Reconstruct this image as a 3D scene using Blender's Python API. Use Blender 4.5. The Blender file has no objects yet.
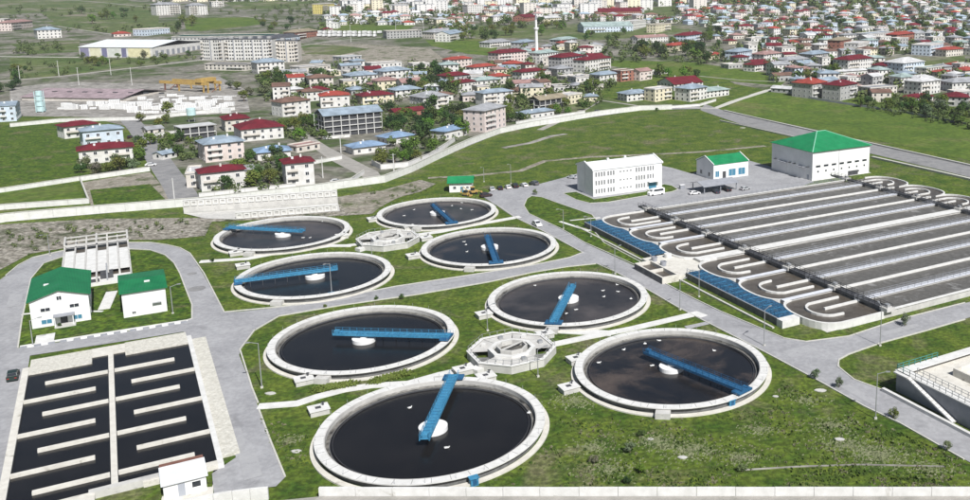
import bpy, bmesh, math, random
from mathutils import Vector, Matrix
from mathutils.geometry import tessellate_polygon
random.seed(7)
R = math.radians
SC = bpy.context.scene
COL = SC.collection

# ---------------------------------------------------------------- camera, light, exposure
F_PX, PITCH, PCX, PCY, CAM_H = 911.7, R(10.76), 668.0, 153.0, 79.9
cam_d = bpy.data.cameras.new('camera'); cam = bpy.data.objects.new('camera', cam_d); COL.objects.link(cam)
cam.location = (0, 0, CAM_H); cam.rotation_euler = (R(90) - PITCH, 0, 0)
cam_d.sensor_width = 36; cam_d.lens = F_PX / 970 * 36
cam_d.shift_x = (485 - PCX) / 970; cam_d.shift_y = (PCY - 250) / 970
cam_d.clip_start = 1; cam_d.clip_end = 12000
SC.camera = cam

SUN_AZ, SUN_EL = R(-57.5), R(47)            # azimuth counted from +X
world = bpy.data.worlds.new('World'); SC.world = world; world.use_nodes = True
wn = world.node_tree.nodes; wl = world.node_tree.links
bg = wn.get('Background') or wn.new('ShaderNodeBackground')
sky = wn.new('ShaderNodeTexSky'); sky.sky_type = 'NISHITA'; sky.sun_disc = False
sky.sun_elevation = SUN_EL; sky.sun_rotation = R(90) - SUN_AZ; sky.air_density = 1.0; sky.dust_density = 1.5; sky.ozone_density = 1.0
wl.new(sky.outputs[0], bg.inputs[0]); bg.inputs[1].default_value = 0.05
sd = bpy.data.lights.new('sun', 'SUN'); sd.energy = 5.0; sd.angle = R(0.5); sd.color = (1.0, 0.985, 0.965)
sun = bpy.data.objects.new('sun', sd); COL.objects.link(sun)
_d = Vector((math.cos(SUN_AZ) * math.cos(SUN_EL), math.sin(SUN_AZ) * math.cos(SUN_EL), math.sin(SUN_EL)))
sun.rotation_euler = (-_d).to_track_quat('-Z', 'Y').to_euler(); sun.location = (0, 0, 200)
SC.view_settings.view_transform = 'Standard'; SC.view_settings.look = 'None'
SC.view_settings.exposure = 0.22; SC.view_settings.gamma = 1.0
SC.render.engine = 'CYCLES'
SC.cycles.max_bounces = 5

# ---------------------------------------------------------------- measured geometry of the place
SLOPE, Y0 = 0.04, 560.0
def terrain(x, y): return max(0.0, SLOPE * (y - Y0))
_cp, _sp = math.cos(PITCH), math.sin(PITCH)
def G(px, py, z=0.0):
    """ground point (metres) that the surveyed pixel corresponds to"""
    a, b = (px - PCX), (py - PCY)
    d = (a, F_PX * _cp - b * _sp, -F_PX * _sp - b * _cp)
    t = (z - CAM_H) / d[2] if d[2] < 0 else 1e9
    if d[2] >= 0 or t * d[1] > Y0 and z == 0:
        t = (CAM_H + SLOPE * Y0) / (SLOPE * d[1] - d[2])
    return Vector((d[0] * t, d[1] * t, CAM_H + d[2] * t))
def ppm(p): return F_PX / (p[1] * _cp - (p[2] - CAM_H) * _sp)
def PX(p):
    z = p[1] * _cp - (p[2] - CAM_H) * _sp; u = p[1] * _sp + (p[2] - CAM_H) * _cp
    return PCX + F_PX * p[0] / z, PCY - F_PX * u / z
SA = R(31.5); SO = (-33.7, 185.4)          # the plant's own grid
def S(u, v, z=0.0):
    return Vector((SO[0] + u * math.cos(SA) - v * math.sin(SA), SO[1] + u * math.sin(SA) + v * math.cos(SA), z))

# ---------------------------------------------------------------- materials
MATS = {}
def mat(name, c1, c2=None, scale=1.0, rough=0.85, c3=None, scale3=None, amt3=0.45, bump=0.0, bscale=None, metal=0.0, spec=0.3,
        objcol=False, wave=None, detail=6, lo=0.35, hi=0.65, w3=0.12, mott=None):
    m = bpy.data.materials.new(name); m.use_nodes = True; nt = m.node_tree; N = nt.nodes; L = nt.links
    b = N.get('Principled BSDF'); b.inputs['Roughness'].default_value = rough; b.inputs['Metallic'].default_value = metal
    b.inputs['Specular IOR Level'].default_value = spec
    geo = N.new('ShaderNodeNewGeometry'); pos = geo.outputs['Position']
    def noise(s, det=detail, dist=0.0):
        n = N.new('ShaderNodeTexNoise'); n.inputs['Scale'].default_value = s; n.inputs['Detail'].default_value = det
        n.inputs['Roughness'].default_value = 0.62; n.inputs['Distortion'].default_value = dist; L.new(pos, n.inputs['Vector']); return n.outputs['Fac']
    def mr(v, a, c):
        r = N.new('ShaderNodeMapRange'); r.inputs[1].default_value = a; r.inputs[2].default_value = c; L.new(v, r.inputs[0]); return r.outputs[0]
    def mix(f, A, B, mode='MIX'):
        x = N.new('ShaderNodeMix'); x.data_type = 'RGBA'; x.blend_type = mode
        if isinstance(f, (int, float)): x.inputs[0].default_value = f
        else: L.new(f, x.inputs[0])
        for i, k in ((6, A), (7, B)):
            if isinstance(k, tuple): x.inputs[i].default_value = (*k[:3], 1)
            else: L.new(k, x.inputs[i])
        return x.outputs[2]
    col = c1
    if objcol:
        oi = N.new('ShaderNodeObjectInfo'); col = oi.outputs['Color']
        col = mix(mr(noise(scale), lo, hi), col, mix(1.0, col, c1, 'MULTIPLY'))
    elif c2 is not None:
        col = mix(mr(noise(scale), lo, hi), c1, c2)
    if c3 is not None:
        col = mix(mr(noise(scale3 or scale * .2, 8, .6), amt3, amt3 + w3), col, c3)
    if mott:
        col = mix(mr(noise(mott[0], 8), .42, .62), mix(1.0, col, (mott[1],) * 3, 'MULTIPLY'), col)
    if wave:
        w = N.new('ShaderNodeTexWave'); w.inputs['Scale'].default_value = wave[0]; w.inputs['Distortion'].default_value = wave[2] if len(wave) > 2 else 0
        tc = N.new('ShaderNodeTexCoord'); L.new(tc.outputs['Object'], w.inputs['Vector'])
        col = mix(mr(w.outputs['Fac'], .0, 1.), col, mix(1.0, col, (wave[1],) * 3, 'MULTIPLY'))
    if isinstance(col, tuple): b.inputs['Base Color'].default_value = (*col[:3], 1)
    else: L.new(col, b.inputs['Base Color'])
    if bump:
        bn = N.new('ShaderNodeBump'); bn.inputs['Strength'].default_value = bump; bn.inputs['Distance'].default_value = 0.3
        L.new(noise(bscale or scale * 3), bn.inputs['Height']); L.new(bn.outputs[0], b.inputs['Normal'])
    MATS[name] = m; return m

M = {}
M['grass'] = mat('grass', (.054, .114, .010), (.158, .212, .026), .16, .95, (.215, .200, .110), .07, .54, bump=.7, bscale=2.2, w3=.16, mott=(.9, .45))
M['lawn'] = mat('lawn', (.042, .110, .007), (.150, .225, .020), .22, .95, (.200, .195, .085), .10, .56, bump=.9, bscale=2.6, mott=(.8, .34))
M['weeds'] = mat('weeds', (.030, .070, .010), (.11, .155, .035), .6, .95, (.20, .19, .12), .25, .52, w3=.06)
M['meadow'] = mat('meadow', (.072, .132, .014), (.125, .185, .024), .06, .95, (.155, .175, .050), .02, .53, bump=.4, bscale=.8, mott=(.35, .62))
M['dry'] = mat('dry_ground', (.27, .24, .19), (.40, .37, .31), .25, .95, (.095, .12, .045), .10, .52, bump=.6, bscale=1.6, mott=(.7, .6))
M['bank'] = mat('rubble_bank', (.24, .215, .17), (.46, .43, .37), .4, .95, (.075, .092, .04), .07, .50, bump=1., bscale=1.2, mott=(.8, .5))
M['town'] = mat('town_ground', (.30, .28, .245), (.17, .165, .125), .05, .95, (.072, .108, .030), .03, .46, bump=.5, bscale=.6, mott=(.25, .6))
M['farfield'] = mat('far_field', (.078, .128, .028), (.145, .170, .060), .02, .95, (.25, .23, .17), .015, .53, mott=(.15, .6))
M['yard'] = mat('yard_ground', (.40, .38, .35), (.25, .235, .21), .12, .95, (.50, .48, .45), .05, .55, mott=(.3, .6))
M['paver'] = mat('grey_paving', (.310, .310, .322), (.385, .385, .395), .12, .9, (.27, .27, .28), .13, .575, bump=.2, bscale=5, mott=(.9, .84))
M['foam'] = mat('grey_foam', (.07, .065, .058), (.22, .21, .19), .6, .8, (.02, .02, .02), .25, .50)
M['wetconc'] = mat('tide_marked_concrete', (.40, .39, .36), (.22, .215, .20), 1.2, .7, (.10, .10, .09), .35, .55)
M['patch'] = mat('paving_patch', (.32, .32, .33), (.37, .37, .375), .6, .92, (.26, .26, .27), .5, .58)
M['dryweed'] = mat('dry_weeds', (.13, .155, .07), (.21, .22, .13), .6, .95)
M['asphalt'] = mat('asphalt', (.20, .20, .205), (.28, .275, .27), .3, .92, (.16, .16, .16), .07, .56, bump=.2, bscale=4)
M['gravel'] = mat('gravel_road', (.37, .35, .32), (.27, .26, .235), .3, .95, (.17, .165, .13), .09, .62, bump=.5, bscale=3)
M['kerb'] = mat('kerb_concrete', (.56, .55, .50), (.44, .43, .39), 1.5, .9)
M['conc'] = mat('concrete', (.56, .55, .52), (.44, .43, .41), .5, .88, (.30, .295, .28), .8, .62, bump=.2, bscale=6)
M['conc_l'] = mat('pale_concrete', (.69, .685, .665), (.58, .575, .55), .6, .88, (.46, .45, .41), .35, .66, bump=.15, bscale=6)
M['conc_y'] = mat('cream_concrete', (.66, .64, .58), (.56, .535, .48), .7, .9, (.33, .31, .26), .45, .60, bump=.25, bscale=5)
M['conc_d'] = mat('dark_and_shaded_concrete', (.115, .115, .115), (.20, .20, .195), .7, .9, bump=.2)  # dark concrete; on the tank outer walls it carries painted shade
M['gconc'] = mat('grey_wall_concrete', (.30, .31, .34), (.24, .25, .275), .6, .9)
M['rubblec'] = mat('rubble_faced_concrete', (.72, .70, .63), (.56, .54, .47), 1.2, .95, (.38, .36, .32), .9, .62, bump=.7, bscale=3, mott=(2.5, .82))
M['slab'] = mat('bluish_slab_concrete', (.64, .66, .70), (.54, .555, .60), .8, .85)
M['perim'] = mat('white_wall_concrete', (.72, .715, .695), (.60, .595, .57), .5, .9, (.42, .40, .35), .25, .63, bump=.2, bscale=4)
M['water'] = mat('dark_water', (.009, .0085, .009), (.014, .013, .013), .12, .16, spec=.22, bump=.12, bscale=1.8)
M['water_b'] = mat('scummy_water', (.009, .010, .013), (.018, .017, .018), .1, .2, (.085, .066, .055), .040, .52, spec=.28, bump=.05, bscale=1.6, w3=.14)
M['water_s'] = mat('brown_scummy_water', (.022, .021, .023), (.040, .036, .036), .15, .3, (.095, .082, .078), .035, .44, spec=.28, bump=.05, bscale=1.6, w3=.2)
M['liquor'] = mat('aeration_liquor', (.085, .080, .070), (.140, .133, .120), .7, .42, (.25, .245, .235), .30, .57, bump=.5, bscale=1.3, spec=.4)
M['liquor_d'] = mat('settled_liquor', (.070, .058, .045), (.110, .096, .080), .5, .35, bump=.25, bscale=1.5, spec=.4)
M['blue'] = mat('sky_blue_paint', (.045, .235, .42), (.075, .29, .47), .8, .6, (.035, .14, .24), 1.2, .57, mott=(3, .7))
M['blue_d'] = mat('deep_and_shaded_blue_paint', (.018, .095, .21), (.035, .14, .28), .8, .6, mott=(3, .7))  # deep blue fittings, and the shaded copy of the bridge blue
M['grate'] = mat('blue_grating', (.020, .085, .175), (.050, .165, .30), 1.1, .6, (.10, .13, .16), .6, .56, mott=(2.2, .45), bump=.5, bscale=8)
M['teal'] = mat('teal_paint', (.06, .26, .25), rough=.5)
M['white'] = mat('white_render', (.80, .80, .79), (.71, .71, .70), .25, .8, (.60, .59, .56), .3, .62)
M['roofwhite'] = mat('white_sheet_roof', (.74, .76, .77), (.64, .66, .67), .3, .6)
M['green'] = mat('green_sheet_roof', (.012, .215, .080), (.022, .285, .11), .3, .5, (.06, .24, .13), .4, .60, wave=(1.1, .62))
M['green_d'] = mat('deep_green_sheet_roof', (.010, .165, .062), (.020, .225, .085), .3, .5, (.05, .19, .12), .4, .60, wave=(1.1, .60))
M['ridge'] = mat('roof_ridge_metal', (.25, .52, .38), rough=.5)
M['glass'] = mat('window_glass', (.02, .025, .032), rough=.12, spec=.6)
M['bglass'] = mat('blue_window_glass', (.06, .20, .30), rough=.2, spec=.6)
M['frame'] = mat('window_frame', (.72, .72, .72), rough=.6)
M['door'] = mat('grey_door', (.36, .38, .42), rough=.6)
M['dark'] = mat('dark_metal_and_shade', (.045, .048, .055), (.08, .08, .085), 1., .6)
M['steel'] = mat('galvanised_steel', (.42, .43, .44), rough=.45, metal=.5)
M['rust'] = mat('rusty_sheet', (.16, .075, .055), (.22, .11, .085), .8, .8)
M['housewall'] = mat('house_wall_render', (.80, .79, .76), scale=.35, rough=.9, objcol=True)
M['houseroof'] = mat('house_roof_sheet', (.60, .60, .60), scale=.22, rough=.75, objcol=True, wave=(1.3, .80))
M['leaf'] = mat('tree_leaves', (.68, .78, .55), scale=.55, rough=.9, objcol=True)
M['bark'] = mat('bark', (.09, .07, .05), (.14, .11, .08), 3, .95)
M['paint'] = mat('vehicle_paint', (.92, .92, .92), scale=1, rough=.35, objcol=True, spec=.5)
M['rubber'] = mat('tyre_rubber', (.02, .02, .02), rough=.9)
M['lamp'] = mat('lamp_lens', (.75, .75, .70), rough=.2)
M['redlamp'] = mat('tail_lamp_lens', (.4, .02, .02), rough=.2)
M['yellow'] = mat('yellow_crane_paint', (.50, .34, .10), (.38, .25, .09), .5, .6)
M['block'] = mat('cast_block', (.56, .55, .53), (.44, .43, .41), .6, .9, objcol=False)
M['feather'] = mat('white_feather', (.80, .80, .78), rough=.9)
M['woods'] = mat('woods_leaves', (.060, .092, .030), (.125, .155, .050), .12, .95)

# ---------------------------------------------------------------- mesh building
class MB:
    def __init__(s): s.v = []; s.f = []; s.m = []; s.cur = 0
    def add(s, vs, fs):
        n = len(s.v); s.v.extend(vs); s.f.extend([tuple(i + n for i in f) for f in fs]); s.m.extend([s.cur] * len(fs)); return s
    def box(s, x0, y0, z0, x1, y1, z1, rz=0.0, piv=None):
        vs = [(x, y, z) for z in (z0, z1) for x, y in ((x0, y0), (x1, y0), (x1, y1), (x0, y1))]
        if rz:
            c, q = math.cos(rz), math.sin(rz); px, py = piv or ((x0 + x1) / 2, (y0 + y1) / 2)
            vs = [(px + (x - px) * c - (y - py) * q, py + (x - px) * q + (y - py) * c, z) for x, y, z in vs]
        return s.add(vs, [(0, 3, 2, 1), (4, 5, 6, 7), (0, 1, 5, 4), (1, 2, 6, 5), (2, 3, 7, 6), (3, 0, 4, 7)])
    def bar(s, a, b, w, h=None):
        """box beam between two points, w wide, h high"""
        a, b = Vector(a), Vector(b); d = b - a
        if d.length < 1e-6: return s
        h = h or w; t = d.normalized(); up = Vector((0, 0, 1)) if abs(t.z) < .95 else Vector((1, 0, 0))
        r = t.cross(up).normalized(); n = r.cross(t)
        vs = [p + r * sx * w / 2 + n * sy * h / 2 for p in (a, b) for sx, sy in ((-1, -1), (1, -1), (1, 1), (-1, 1))]
        return s.add([tuple(v) for v in vs], [(0, 1, 2, 3), (7, 6, 5, 4), (0, 4, 5, 1), (1, 5, 6, 2), (2, 6, 7, 3), (3, 7, 4, 0)])
    def prism(s, poly, z0, z1):
        n = len(poly); ar = sum(poly[i][0] * poly[(i + 1) % n][1] - poly[(i + 1) % n][0] * poly[i][1] for i in range(n))
        if ar < 0: poly = poly[::-1]
        vs = [(p[0], p[1], z0) for p in poly] + [(p[0], p[1], z1) for p in poly]
        fs = [(i, (i + 1) % n, n + (i + 1) % n, n + i) for i in range(n)]
        tri = tessellate_polygon([[Vector((p[0], p[1], 0)) for p in poly]])
        for t in tri:
            a, b, c = [poly[i] for i in t]
            if (b[0] - a[0]) * (c[1] - a[1]) - (b[1] - a[1]) * (c[0] - a[0]) < 0: t = (t[0], t[2], t[1])
            fs.append(tuple(n + i for i in t)); fs.append((t[2], t[1], t[0]))
        return s.add(vs, fs)
    def ring(s, r0, r1, z0, z1, n=96, cx=0, cy=0, a0=0, a1=2 * math.pi):
        full = abs(a1 - a0 - 2 * math.pi) < 1e-6; k = n if full else n + 1; vs = []
        for i in range(k):
            a = a0 + (a1 - a0) * i / n; c, q = math.cos(a), math.sin(a)
            vs += [(cx + r0 * c, cy + r0 * q, z0), (cx + r1 * c, cy + r1 * q, z0), (cx + r1 * c, cy + r1 * q, z1), (cx + r0 * c, cy + r0 * q, z1)]
        fs = []
        for i in range(n):
            a, b = 4 * i, 4 * ((i + 1) % k)
            fs += [(a + 1, b + 1, b + 2, a + 2), (a + 2, b + 2, b + 3, a + 3), (a + 3, b + 3, b, a), (a, b, b + 1, a + 1)]
        if not full: fs += [(0, 1, 2, 3), (4 * n + 3, 4 * n + 2, 4 * n + 1, 4 * n)]
        return s.add(vs, fs)
    def cyl(s, cx, cy, z0, z1, r, r2=None, n=12):
        r2 = r if r2 is None else r2
        vs = [(cx + r * math.cos(2 * math.pi * i / n), cy + r * math.sin(2 * math.pi * i / n), z0) for i in range(n)]
        vs += [(cx + r2 * math.cos(2 * math.pi * i / n), cy + r2 * math.sin(2 * math.pi * i / n), z1) for i in range(n)]
        return s.add(vs, [(i, (i + 1) % n, n + (i + 1) % n, n + i) for i in range(n)] + [tuple(range(n, 2 * n)), tuple(range(n - 1, -1, -1))])
    def line(s, pts, w, z0, z1, closed=False):
        """wall of width w that follows a polyline, mitred"""
        P = [Vector((p[0], p[1])) for p in pts]; n = len(P); Lf = []; Rt = []
        for i in range(n):
            a = P[(i - 1) % n] if (closed or i) else None; b = P[(i + 1) % n] if (closed or i < n - 1) else None
            d1 = (P[i] - a).normalized() if a is not None else None; d2 = (b - P[i]).normalized() if b is not None else None
            t = (d1 + d2).normalized() if (d1 and d2) else (d1 or d2)
            nn = Vector((-t.y, t.x)); k = 1 / max(.4, nn.dot(Vector((-(d1 or d2).y, (d1 or d2).x))))
            Lf.append(P[i] + nn * w / 2 * k); Rt.append(P[i] - nn * w / 2 * k)
        zb = z0 if callable(z0) else (lambda p: z0); zt = z1 if callable(z1) else (lambda p: z1)
        vs = []
        for i in range(n):
            b, t = zb(P[i]), zt(P[i])
            vs += [(Rt[i].x, Rt[i].y, b), (Lf[i].x, Lf[i].y, b), (Lf[i].x, Lf[i].y, t), (Rt[i].x, Rt[i].y, t)]
        fs = []
        for i in range(n if closed else n - 1):
            a, b = 4 * i, 4 * ((i + 1) % n)
            fs += [(a, b, b + 3, a + 3), (a + 3, b + 3, b + 2, a + 2), (a + 2, b + 2, b + 1, a + 1), (a + 1, b + 1, b, a)]
        if not closed: fs += [(0, 3, 2, 1), (4 * n - 4, 4 * n - 3, 4 * n - 2, 4 * n - 1)]
        return s.add(vs, fs)
    def mesh(s, name, ms, smooth=False):
        me = bpy.data.meshes.new(name); me.from_pydata([tuple(v) for v in s.v], [], s.f)
        for m in (ms if isinstance(ms, (list, tuple)) else [ms]): me.materials.append(m)
        if isinstance(ms, (list, tuple)): me.polygons.foreach_set('material_index', s.m)
        if smooth: me.polygons.foreach_set('use_smooth', [True] * len(s.f))
        me.update(); return me

def obj(name, me, parent=None, loc=None, rz=0.0, color=None):
    o = bpy.data.objects.new(name, me); COL.objects.link(o)
    if parent is not None: o.parent = parent
    if loc is not None: o.location = loc
    if rz: o.rotation_euler = (0, 0, rz)
    if color: o.color = (*color, 1)
    return o
def thing(name, label, cat, loc=(0, 0, 0), rz=0.0, group=None):
    o = bpy.data.objects.new(name, None); COL.objects.link(o); o.location = loc; o.rotation_euler = (0, 0, rz)
    o.empty_display_size = 1
    return tag(o, label, cat, group)
def tag(o, label, cat, group=None):
    o['label'] = label; o['category'] = cat
    if group: o['group'] = group
    return o
FINE = {'handrail', 'railing', 'deck_joist', 'scraper_strut', 'stair_tread', 'concrete_frame', 'balcony', 'brace'}
def part(name, mb, m, parent, color=None, smooth=False, label=None, stuff=False):
    stuff = stuff or name in FINE
    o = obj(name, mb.mesh(name, m, smooth), parent, color=color)
    if label: o['label'] = label
    if stuff: o['kind'] = 'stuff'
    return o
HAZE = 0.00007
def structure(name, mb, m):
    o = obj(name, mb.mesh(name, m)); o['kind'] = 'structure'; return o
def copy_tree(o, parent=None):
    c = o.copy(); COL.objects.link(c); c.parent = parent
    for ch in list(o.children): copy_tree(ch, c)
    return c
# ---------------------------------------------------------------- ground
def ground():
    xs = [-3000, -1500, -700, -300, 0, 300, 700, 1500, 3000]; ys = [-300, 60, 300, Y0, 900, 1400, 2200, 2900]
    vs = [(x, y, terrain(x, y)) for y in ys for x in xs]; nx = len(xs)
    mb = MB(); mb.add(vs, [(j * nx + i, j * nx + i + 1, (j + 1) * nx + i + 1, (j + 1) * nx + i) for j in range(len(ys) - 1) for i in range(nx - 1)])
    structure('ground', mb, M['grass'])
ground()
_zl = [0.0]
def sheet(name, pts, m, z=None, world=False, thick=None):
    """flat or hillside-following sheet from surveyed outline"""
    P = [Vector(p) if world else G(*p) for p in pts]
    if z is None: _zl[0] += .0016; z = .02 + _zl[0]
    bm = bmesh.new(); vs = [bm.verts.new((p.x, p.y, 0)) for p in P]; f = bm.faces.new(vs)
    if f.normal.z < 0: f.normal_flip()
    bm.normal_update()
    if f.normal.z < 0: f.normal_flip()
    if max(p.y for p in P) > Y0:
        bmesh.ops.bisect_plane(bm, geom=bm.verts[:] + bm.edges[:] + bm.faces[:], plane_co=(0, Y0, 0), plane_no=(0, 1, 0))
    bmesh.ops.triangulate(bm, faces=bm.faces[:])
    if thick:
        r = bmesh.ops.extrude_face_region(bm, geom=bm.faces[:]); 
        for v in [g for g in r['geom'] if isinstance(g, bmesh.types.BMVert)]: v.co.z += thick
    for v in bm.verts: v.co.z += z + terrain(v.co.x, v.co.y)
    me = bpy.data.meshes.new(name); bm.to_mesh(me); bm.free(); me.materials.append(m)
    o = obj(name, me); o['kind'] = 'structure'; return o
def ribbon(name, pts, w, m, h=0.0, z=None, world=False):
    P = [Vector(p) if world else G(*p) for p in pts]
    if z is None: _zl[0] += .0016; z = .02 + _zl[0]
    Q = [P[0]]
    for a, b in zip(P, P[1:]):
        if (a.y - Y0) * (b.y - Y0) < 0:
            t = (Y0 - a.y) / (b.y - a.y); Q.append(a + (b - a) * t)
        Q.append(b)
    mb = MB(); mb.line([(p.x, p.y) for p in Q], w, lambda p: terrain(p.x, p.y) - .4, lambda p: terrain(p.x, p.y) + z + h)
    return structure(name, mb, m)

# far ground zones (outlines surveyed from the picture, laid on the hillside)
sheet('town_ground', [(-60, -8), (1040, -8), (1040, 118), (905, 97), (790, 94), (735, 84), (700, 64), (640, 62), (600, 88), (560, 118), (500, 134), (440, 156), (385, 182), (200, 205), (176, 166), (150, 132), (60, 110), (-60, 108)], M['town'])
sheet('field', [(-60, 126), (72, 124), (80, 150), (78, 178), (-60, 186)], M['lawn'])
sheet('field', [(-60, 196), (76, 186), (86, 203), (-60, 212)], M['meadow'])
sheet('dry_lot', [(82, 182), (150, 172), (162, 186), (170, 202), (92, 208)], M['dry'])
sheet('field', [(90, 190), (150, 184), (166, 200), (94, 206)], M['lawn'])
sheet('field', [(735, 97), (770, 92), (830, 100), (905, 108), (1040, 134), (1040, 178), (960, 158), (860, 136), (790, 124), (725, 110)], M['meadow'])
sheet('field', [(-60, -4), (90, -6), (160, 6), (158, 26), (120, 30), (60, 26), (40, 12), (-60, 20)], M['farfield'])
sheet('field', [(40, 21), (130, 26), (182, 20), (180, 32), (110, 33), (64, 28)], M['farfield'])
sheet('field', [(183, 18), (255, 17), (262, 24), (240, 27), (200, 31), (186, 29)], M['meadow'])
sheet('field', [(220, 0), (300, -4), (320, 2), (300, 9), (235, 9)], M['farfield'])
sheet('field', [(318, 22), (400, 20), (415, 26), (400, 32), (322, 30)], M['meadow'])
sheet('field', [(10, 44), (80, 40), (78, 52), (30, 54)], M['farfield'])
sheet('field', [(10, 58), (120, 58), (200, 56), (150, 66), (60, 76), (10, 80)], M['farfield'])
sheet('field', [(290, 44), (360, 44), (430, 48), (445, 60), (430, 66), (370, 62), (300, 60)], M['dry'])
sheet('field', [(300, 44), (345, 46), (370, 49), (340, 55), (305, 54)], M['farfield'])
sheet('field', [(425, 40), (470, 38), (500, 40), (494, 56), (470, 54), (432, 46)], M['meadow'])
sheet('field', [(470, 26), (600, 24), (690, 26), (688, 34), (600, 40), (540, 38), (476, 38)], M['farfield'])
sheet('field', [(605, 60), (690, 62), (760, 72), (790, 78), (780, 86), (700, 78), (610, 66)], M['meadow'])
sheet('field', [(565, 106), (600, 98), (680, 104), (715, 104), (700, 108), (600, 112), (562, 120)], M['farfield'])
sheet('field', [(640, 8), (672, 6), (676, 16), (655, 18), (640, 14)], M['farfield'])
sheet('field', [(880, 58), (965, 56), (965, 64), (900, 66)], M['farfield'])
sheet('block_yard', [(10, 88), (60, 82), (170, 84), (218, 76), (246, 90), (250, 112), (150, 118), (10, 116)], M['yard'])
ribbon('road', [(-40, 84), (60, 76), (130, 68), (200, 60), (240, 52)], 9, M['gravel'])
ribbon('road', [(246, 50), (290, 47), (340, 40), (400, 36), (460, 36)], 7, M['gravel'])
ribbon('road', [(-40, -3), (60, -1), (110, 3), (160, 8)], 7, M['gravel'])
ribbon('road', [(20, 10), (80, 12), (120, 14)], 8, M['dry'])
ribbon('road', [(58, 26), (90, 31), (125, 36)], 5, M['gravel'])
ribbon('road', [(-40, 56), (60, 57), (80, 57)], 6, M['kerb'])
ribbon('road', [(186, 17), (240, 16), (285, 21)], 5, M['gravel'])
ribbon('road', [(700, 76), (740, 80), (790, 82)], 4, M['gravel'])
ribbon('road', [(640, 106), (715, 108), (740, 99), (772, 89), (812, 84)], 5, M['kerb'])
ribbon('road', [(540, 130), (600, 100), (640, 106)], 4, M['gravel'])
ribbon('road', [(452, 140), (480, 118), (500, 102), (560, 96)], 4, M['gravel'])
ribbon('road', [(830, 60), (880, 56), (960, 50)], 5, M['gravel'])
# roads close to the plant
sheet('street', [(128, 118), (137, 118), (153, 133), (176, 166), (197, 193), (200, 199), (170, 203), (163, 188), (149, 166), (129, 131), (118, 118)], M['asphalt'])
sheet('lane', [(283, 126), (291, 124), (330, 148), (378, 172), (384, 180), (372, 182), (330, 160)], M['gravel'])
sheet('wall_road', [(-60, 222), (30, 212), (100, 207.5), (200, 199), (300, 189), (384, 175), (430, 156), (470, 139), (500, 128), (560, 117), (640, 106), (700, 104.5), (700, 109), (640, 110), (560, 122), (500, 133), (440, 158), (385, 182), (200, 205), (30, 220), (-60, 228)], M['asphalt'])
sheet('service_road', [(705, 104), (722, 110), (760, 118), (820, 131), (868, 142), (965, 163), (1100, 194), (1100, 212), (965, 176), (868, 153), (800, 138), (740, 124), (700, 110)], M['asphalt'])
ribbon('road_barrier', [(724, 111), (760, 119.5), (820, 133), (868, 143.5), (965, 165), (1100, 196)], 1.1, M['kerb'], .7)
ribbon('road_barrier', [(720, 121), (760, 130), (800, 139)], .7, M['kerb'], .6)
ribbon('road_barrier', [(872, 158), (965, 179), (1100, 212)], 1.6, M['kerb'], .8)
ribbon('dirt_track', [(428, 178), (470, 176), (520, 171), (545, 161), (590, 157), (640, 155), (700, 152), (765, 146)], 3.0, M['dry'])
ribbon('dirt_track', [(503, 148), (530, 143), (552, 136), (566, 134)], 3.5, M['yard'])
# bare rubble bank under the boundary wall
sheet('rubble_bank', [(-60, 228), (100, 219), (200, 218), (330, 208), (338, 197), (384, 190), (420, 180), (436, 184), (420, 192), (404, 196), (385, 203), (372, 214), (340, 216), (212, 222), (205, 236), (185, 238), (160, 240), (120, 240), (60, 249), (30, 254), (4, 268), (-60, 300)], M['bank'])
sheet('rubble_bank', [(339, 197), (384, 190), (418, 181), (430, 186), (404, 195), (386, 204), (372, 213), (345, 213)], M['dry'])
# plant paving
PAV = M['paver']
sheet('loop_road', [(-60, 330), (-30, 300), (6, 276), (18, 266), (33, 258), (62, 251.5), (90, 247), (129, 243), (150, 243), (167, 245.5), (180, 248.5), (190, 254), (203, 274), (224, 312), (225, 345), (192, 345), (178, 323), (192, 319), (192, 305), (186, 290), (180, 274), (174, 263), (165, 255), (150, 250), (131, 249), (90, 252), (62, 257), (44, 263), (31, 279), (22, 320), (18, 348), (-10, 420), (-60, 440)], PAV)
sheet('basin_road', [(18, 348.5), (60, 342.5), (178, 323.5), (192, 319), (225, 312), (240, 350), (206, 352), (190, 331), (134, 340), (30, 356), (8, 500), (-40, 560), (-60, 440), (0, 356)], PAV)
sheet('cross_road', [(224, 312.5), (240, 312), (304, 305), (395, 287), (490, 272.5), (531, 266), (570, 258), (583, 253), (612, 268), (596, 263.5), (567, 266.6), (531, 272.5), (490, 281.5), (420, 294), (343, 305), (279, 316), (255, 330), (241, 348), (239, 356), (206, 352)], PAV)
sheet('basin_road', [(206, 351), (239, 355), (252, 388), (258, 407), (285, 478), (276, 487), (214, 494), (212, 474), (236, 458)], PAV)
sheet('main_road', [(495, 204), (524, 200), (529, 214), (562, 230), (586, 244), (617, 258), (645, 271), (660, 281.5), (694, 299.6), (720, 312), (751, 325), (784, 339), (806, 343), (825, 342), (838, 358), (840, 368), (855, 380), (888, 393), (964, 430), (1060, 480), (1060, 512), (963, 459), (900, 423), (864, 406), (810, 376), (765, 352), (730, 334), (701, 319), (676, 306), (647, 289), (614, 271), (583, 253), (543, 231), (516, 218)], PAV)
sheet('east_road', [(784, 339), (806, 342), (849, 337), (900, 320), (965, 303.5), (1060, 278), (1060, 294), (965, 319), (926, 330.5), (880, 343), (849, 354), (838, 361), (825, 368), (800, 362)], PAV)
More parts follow.
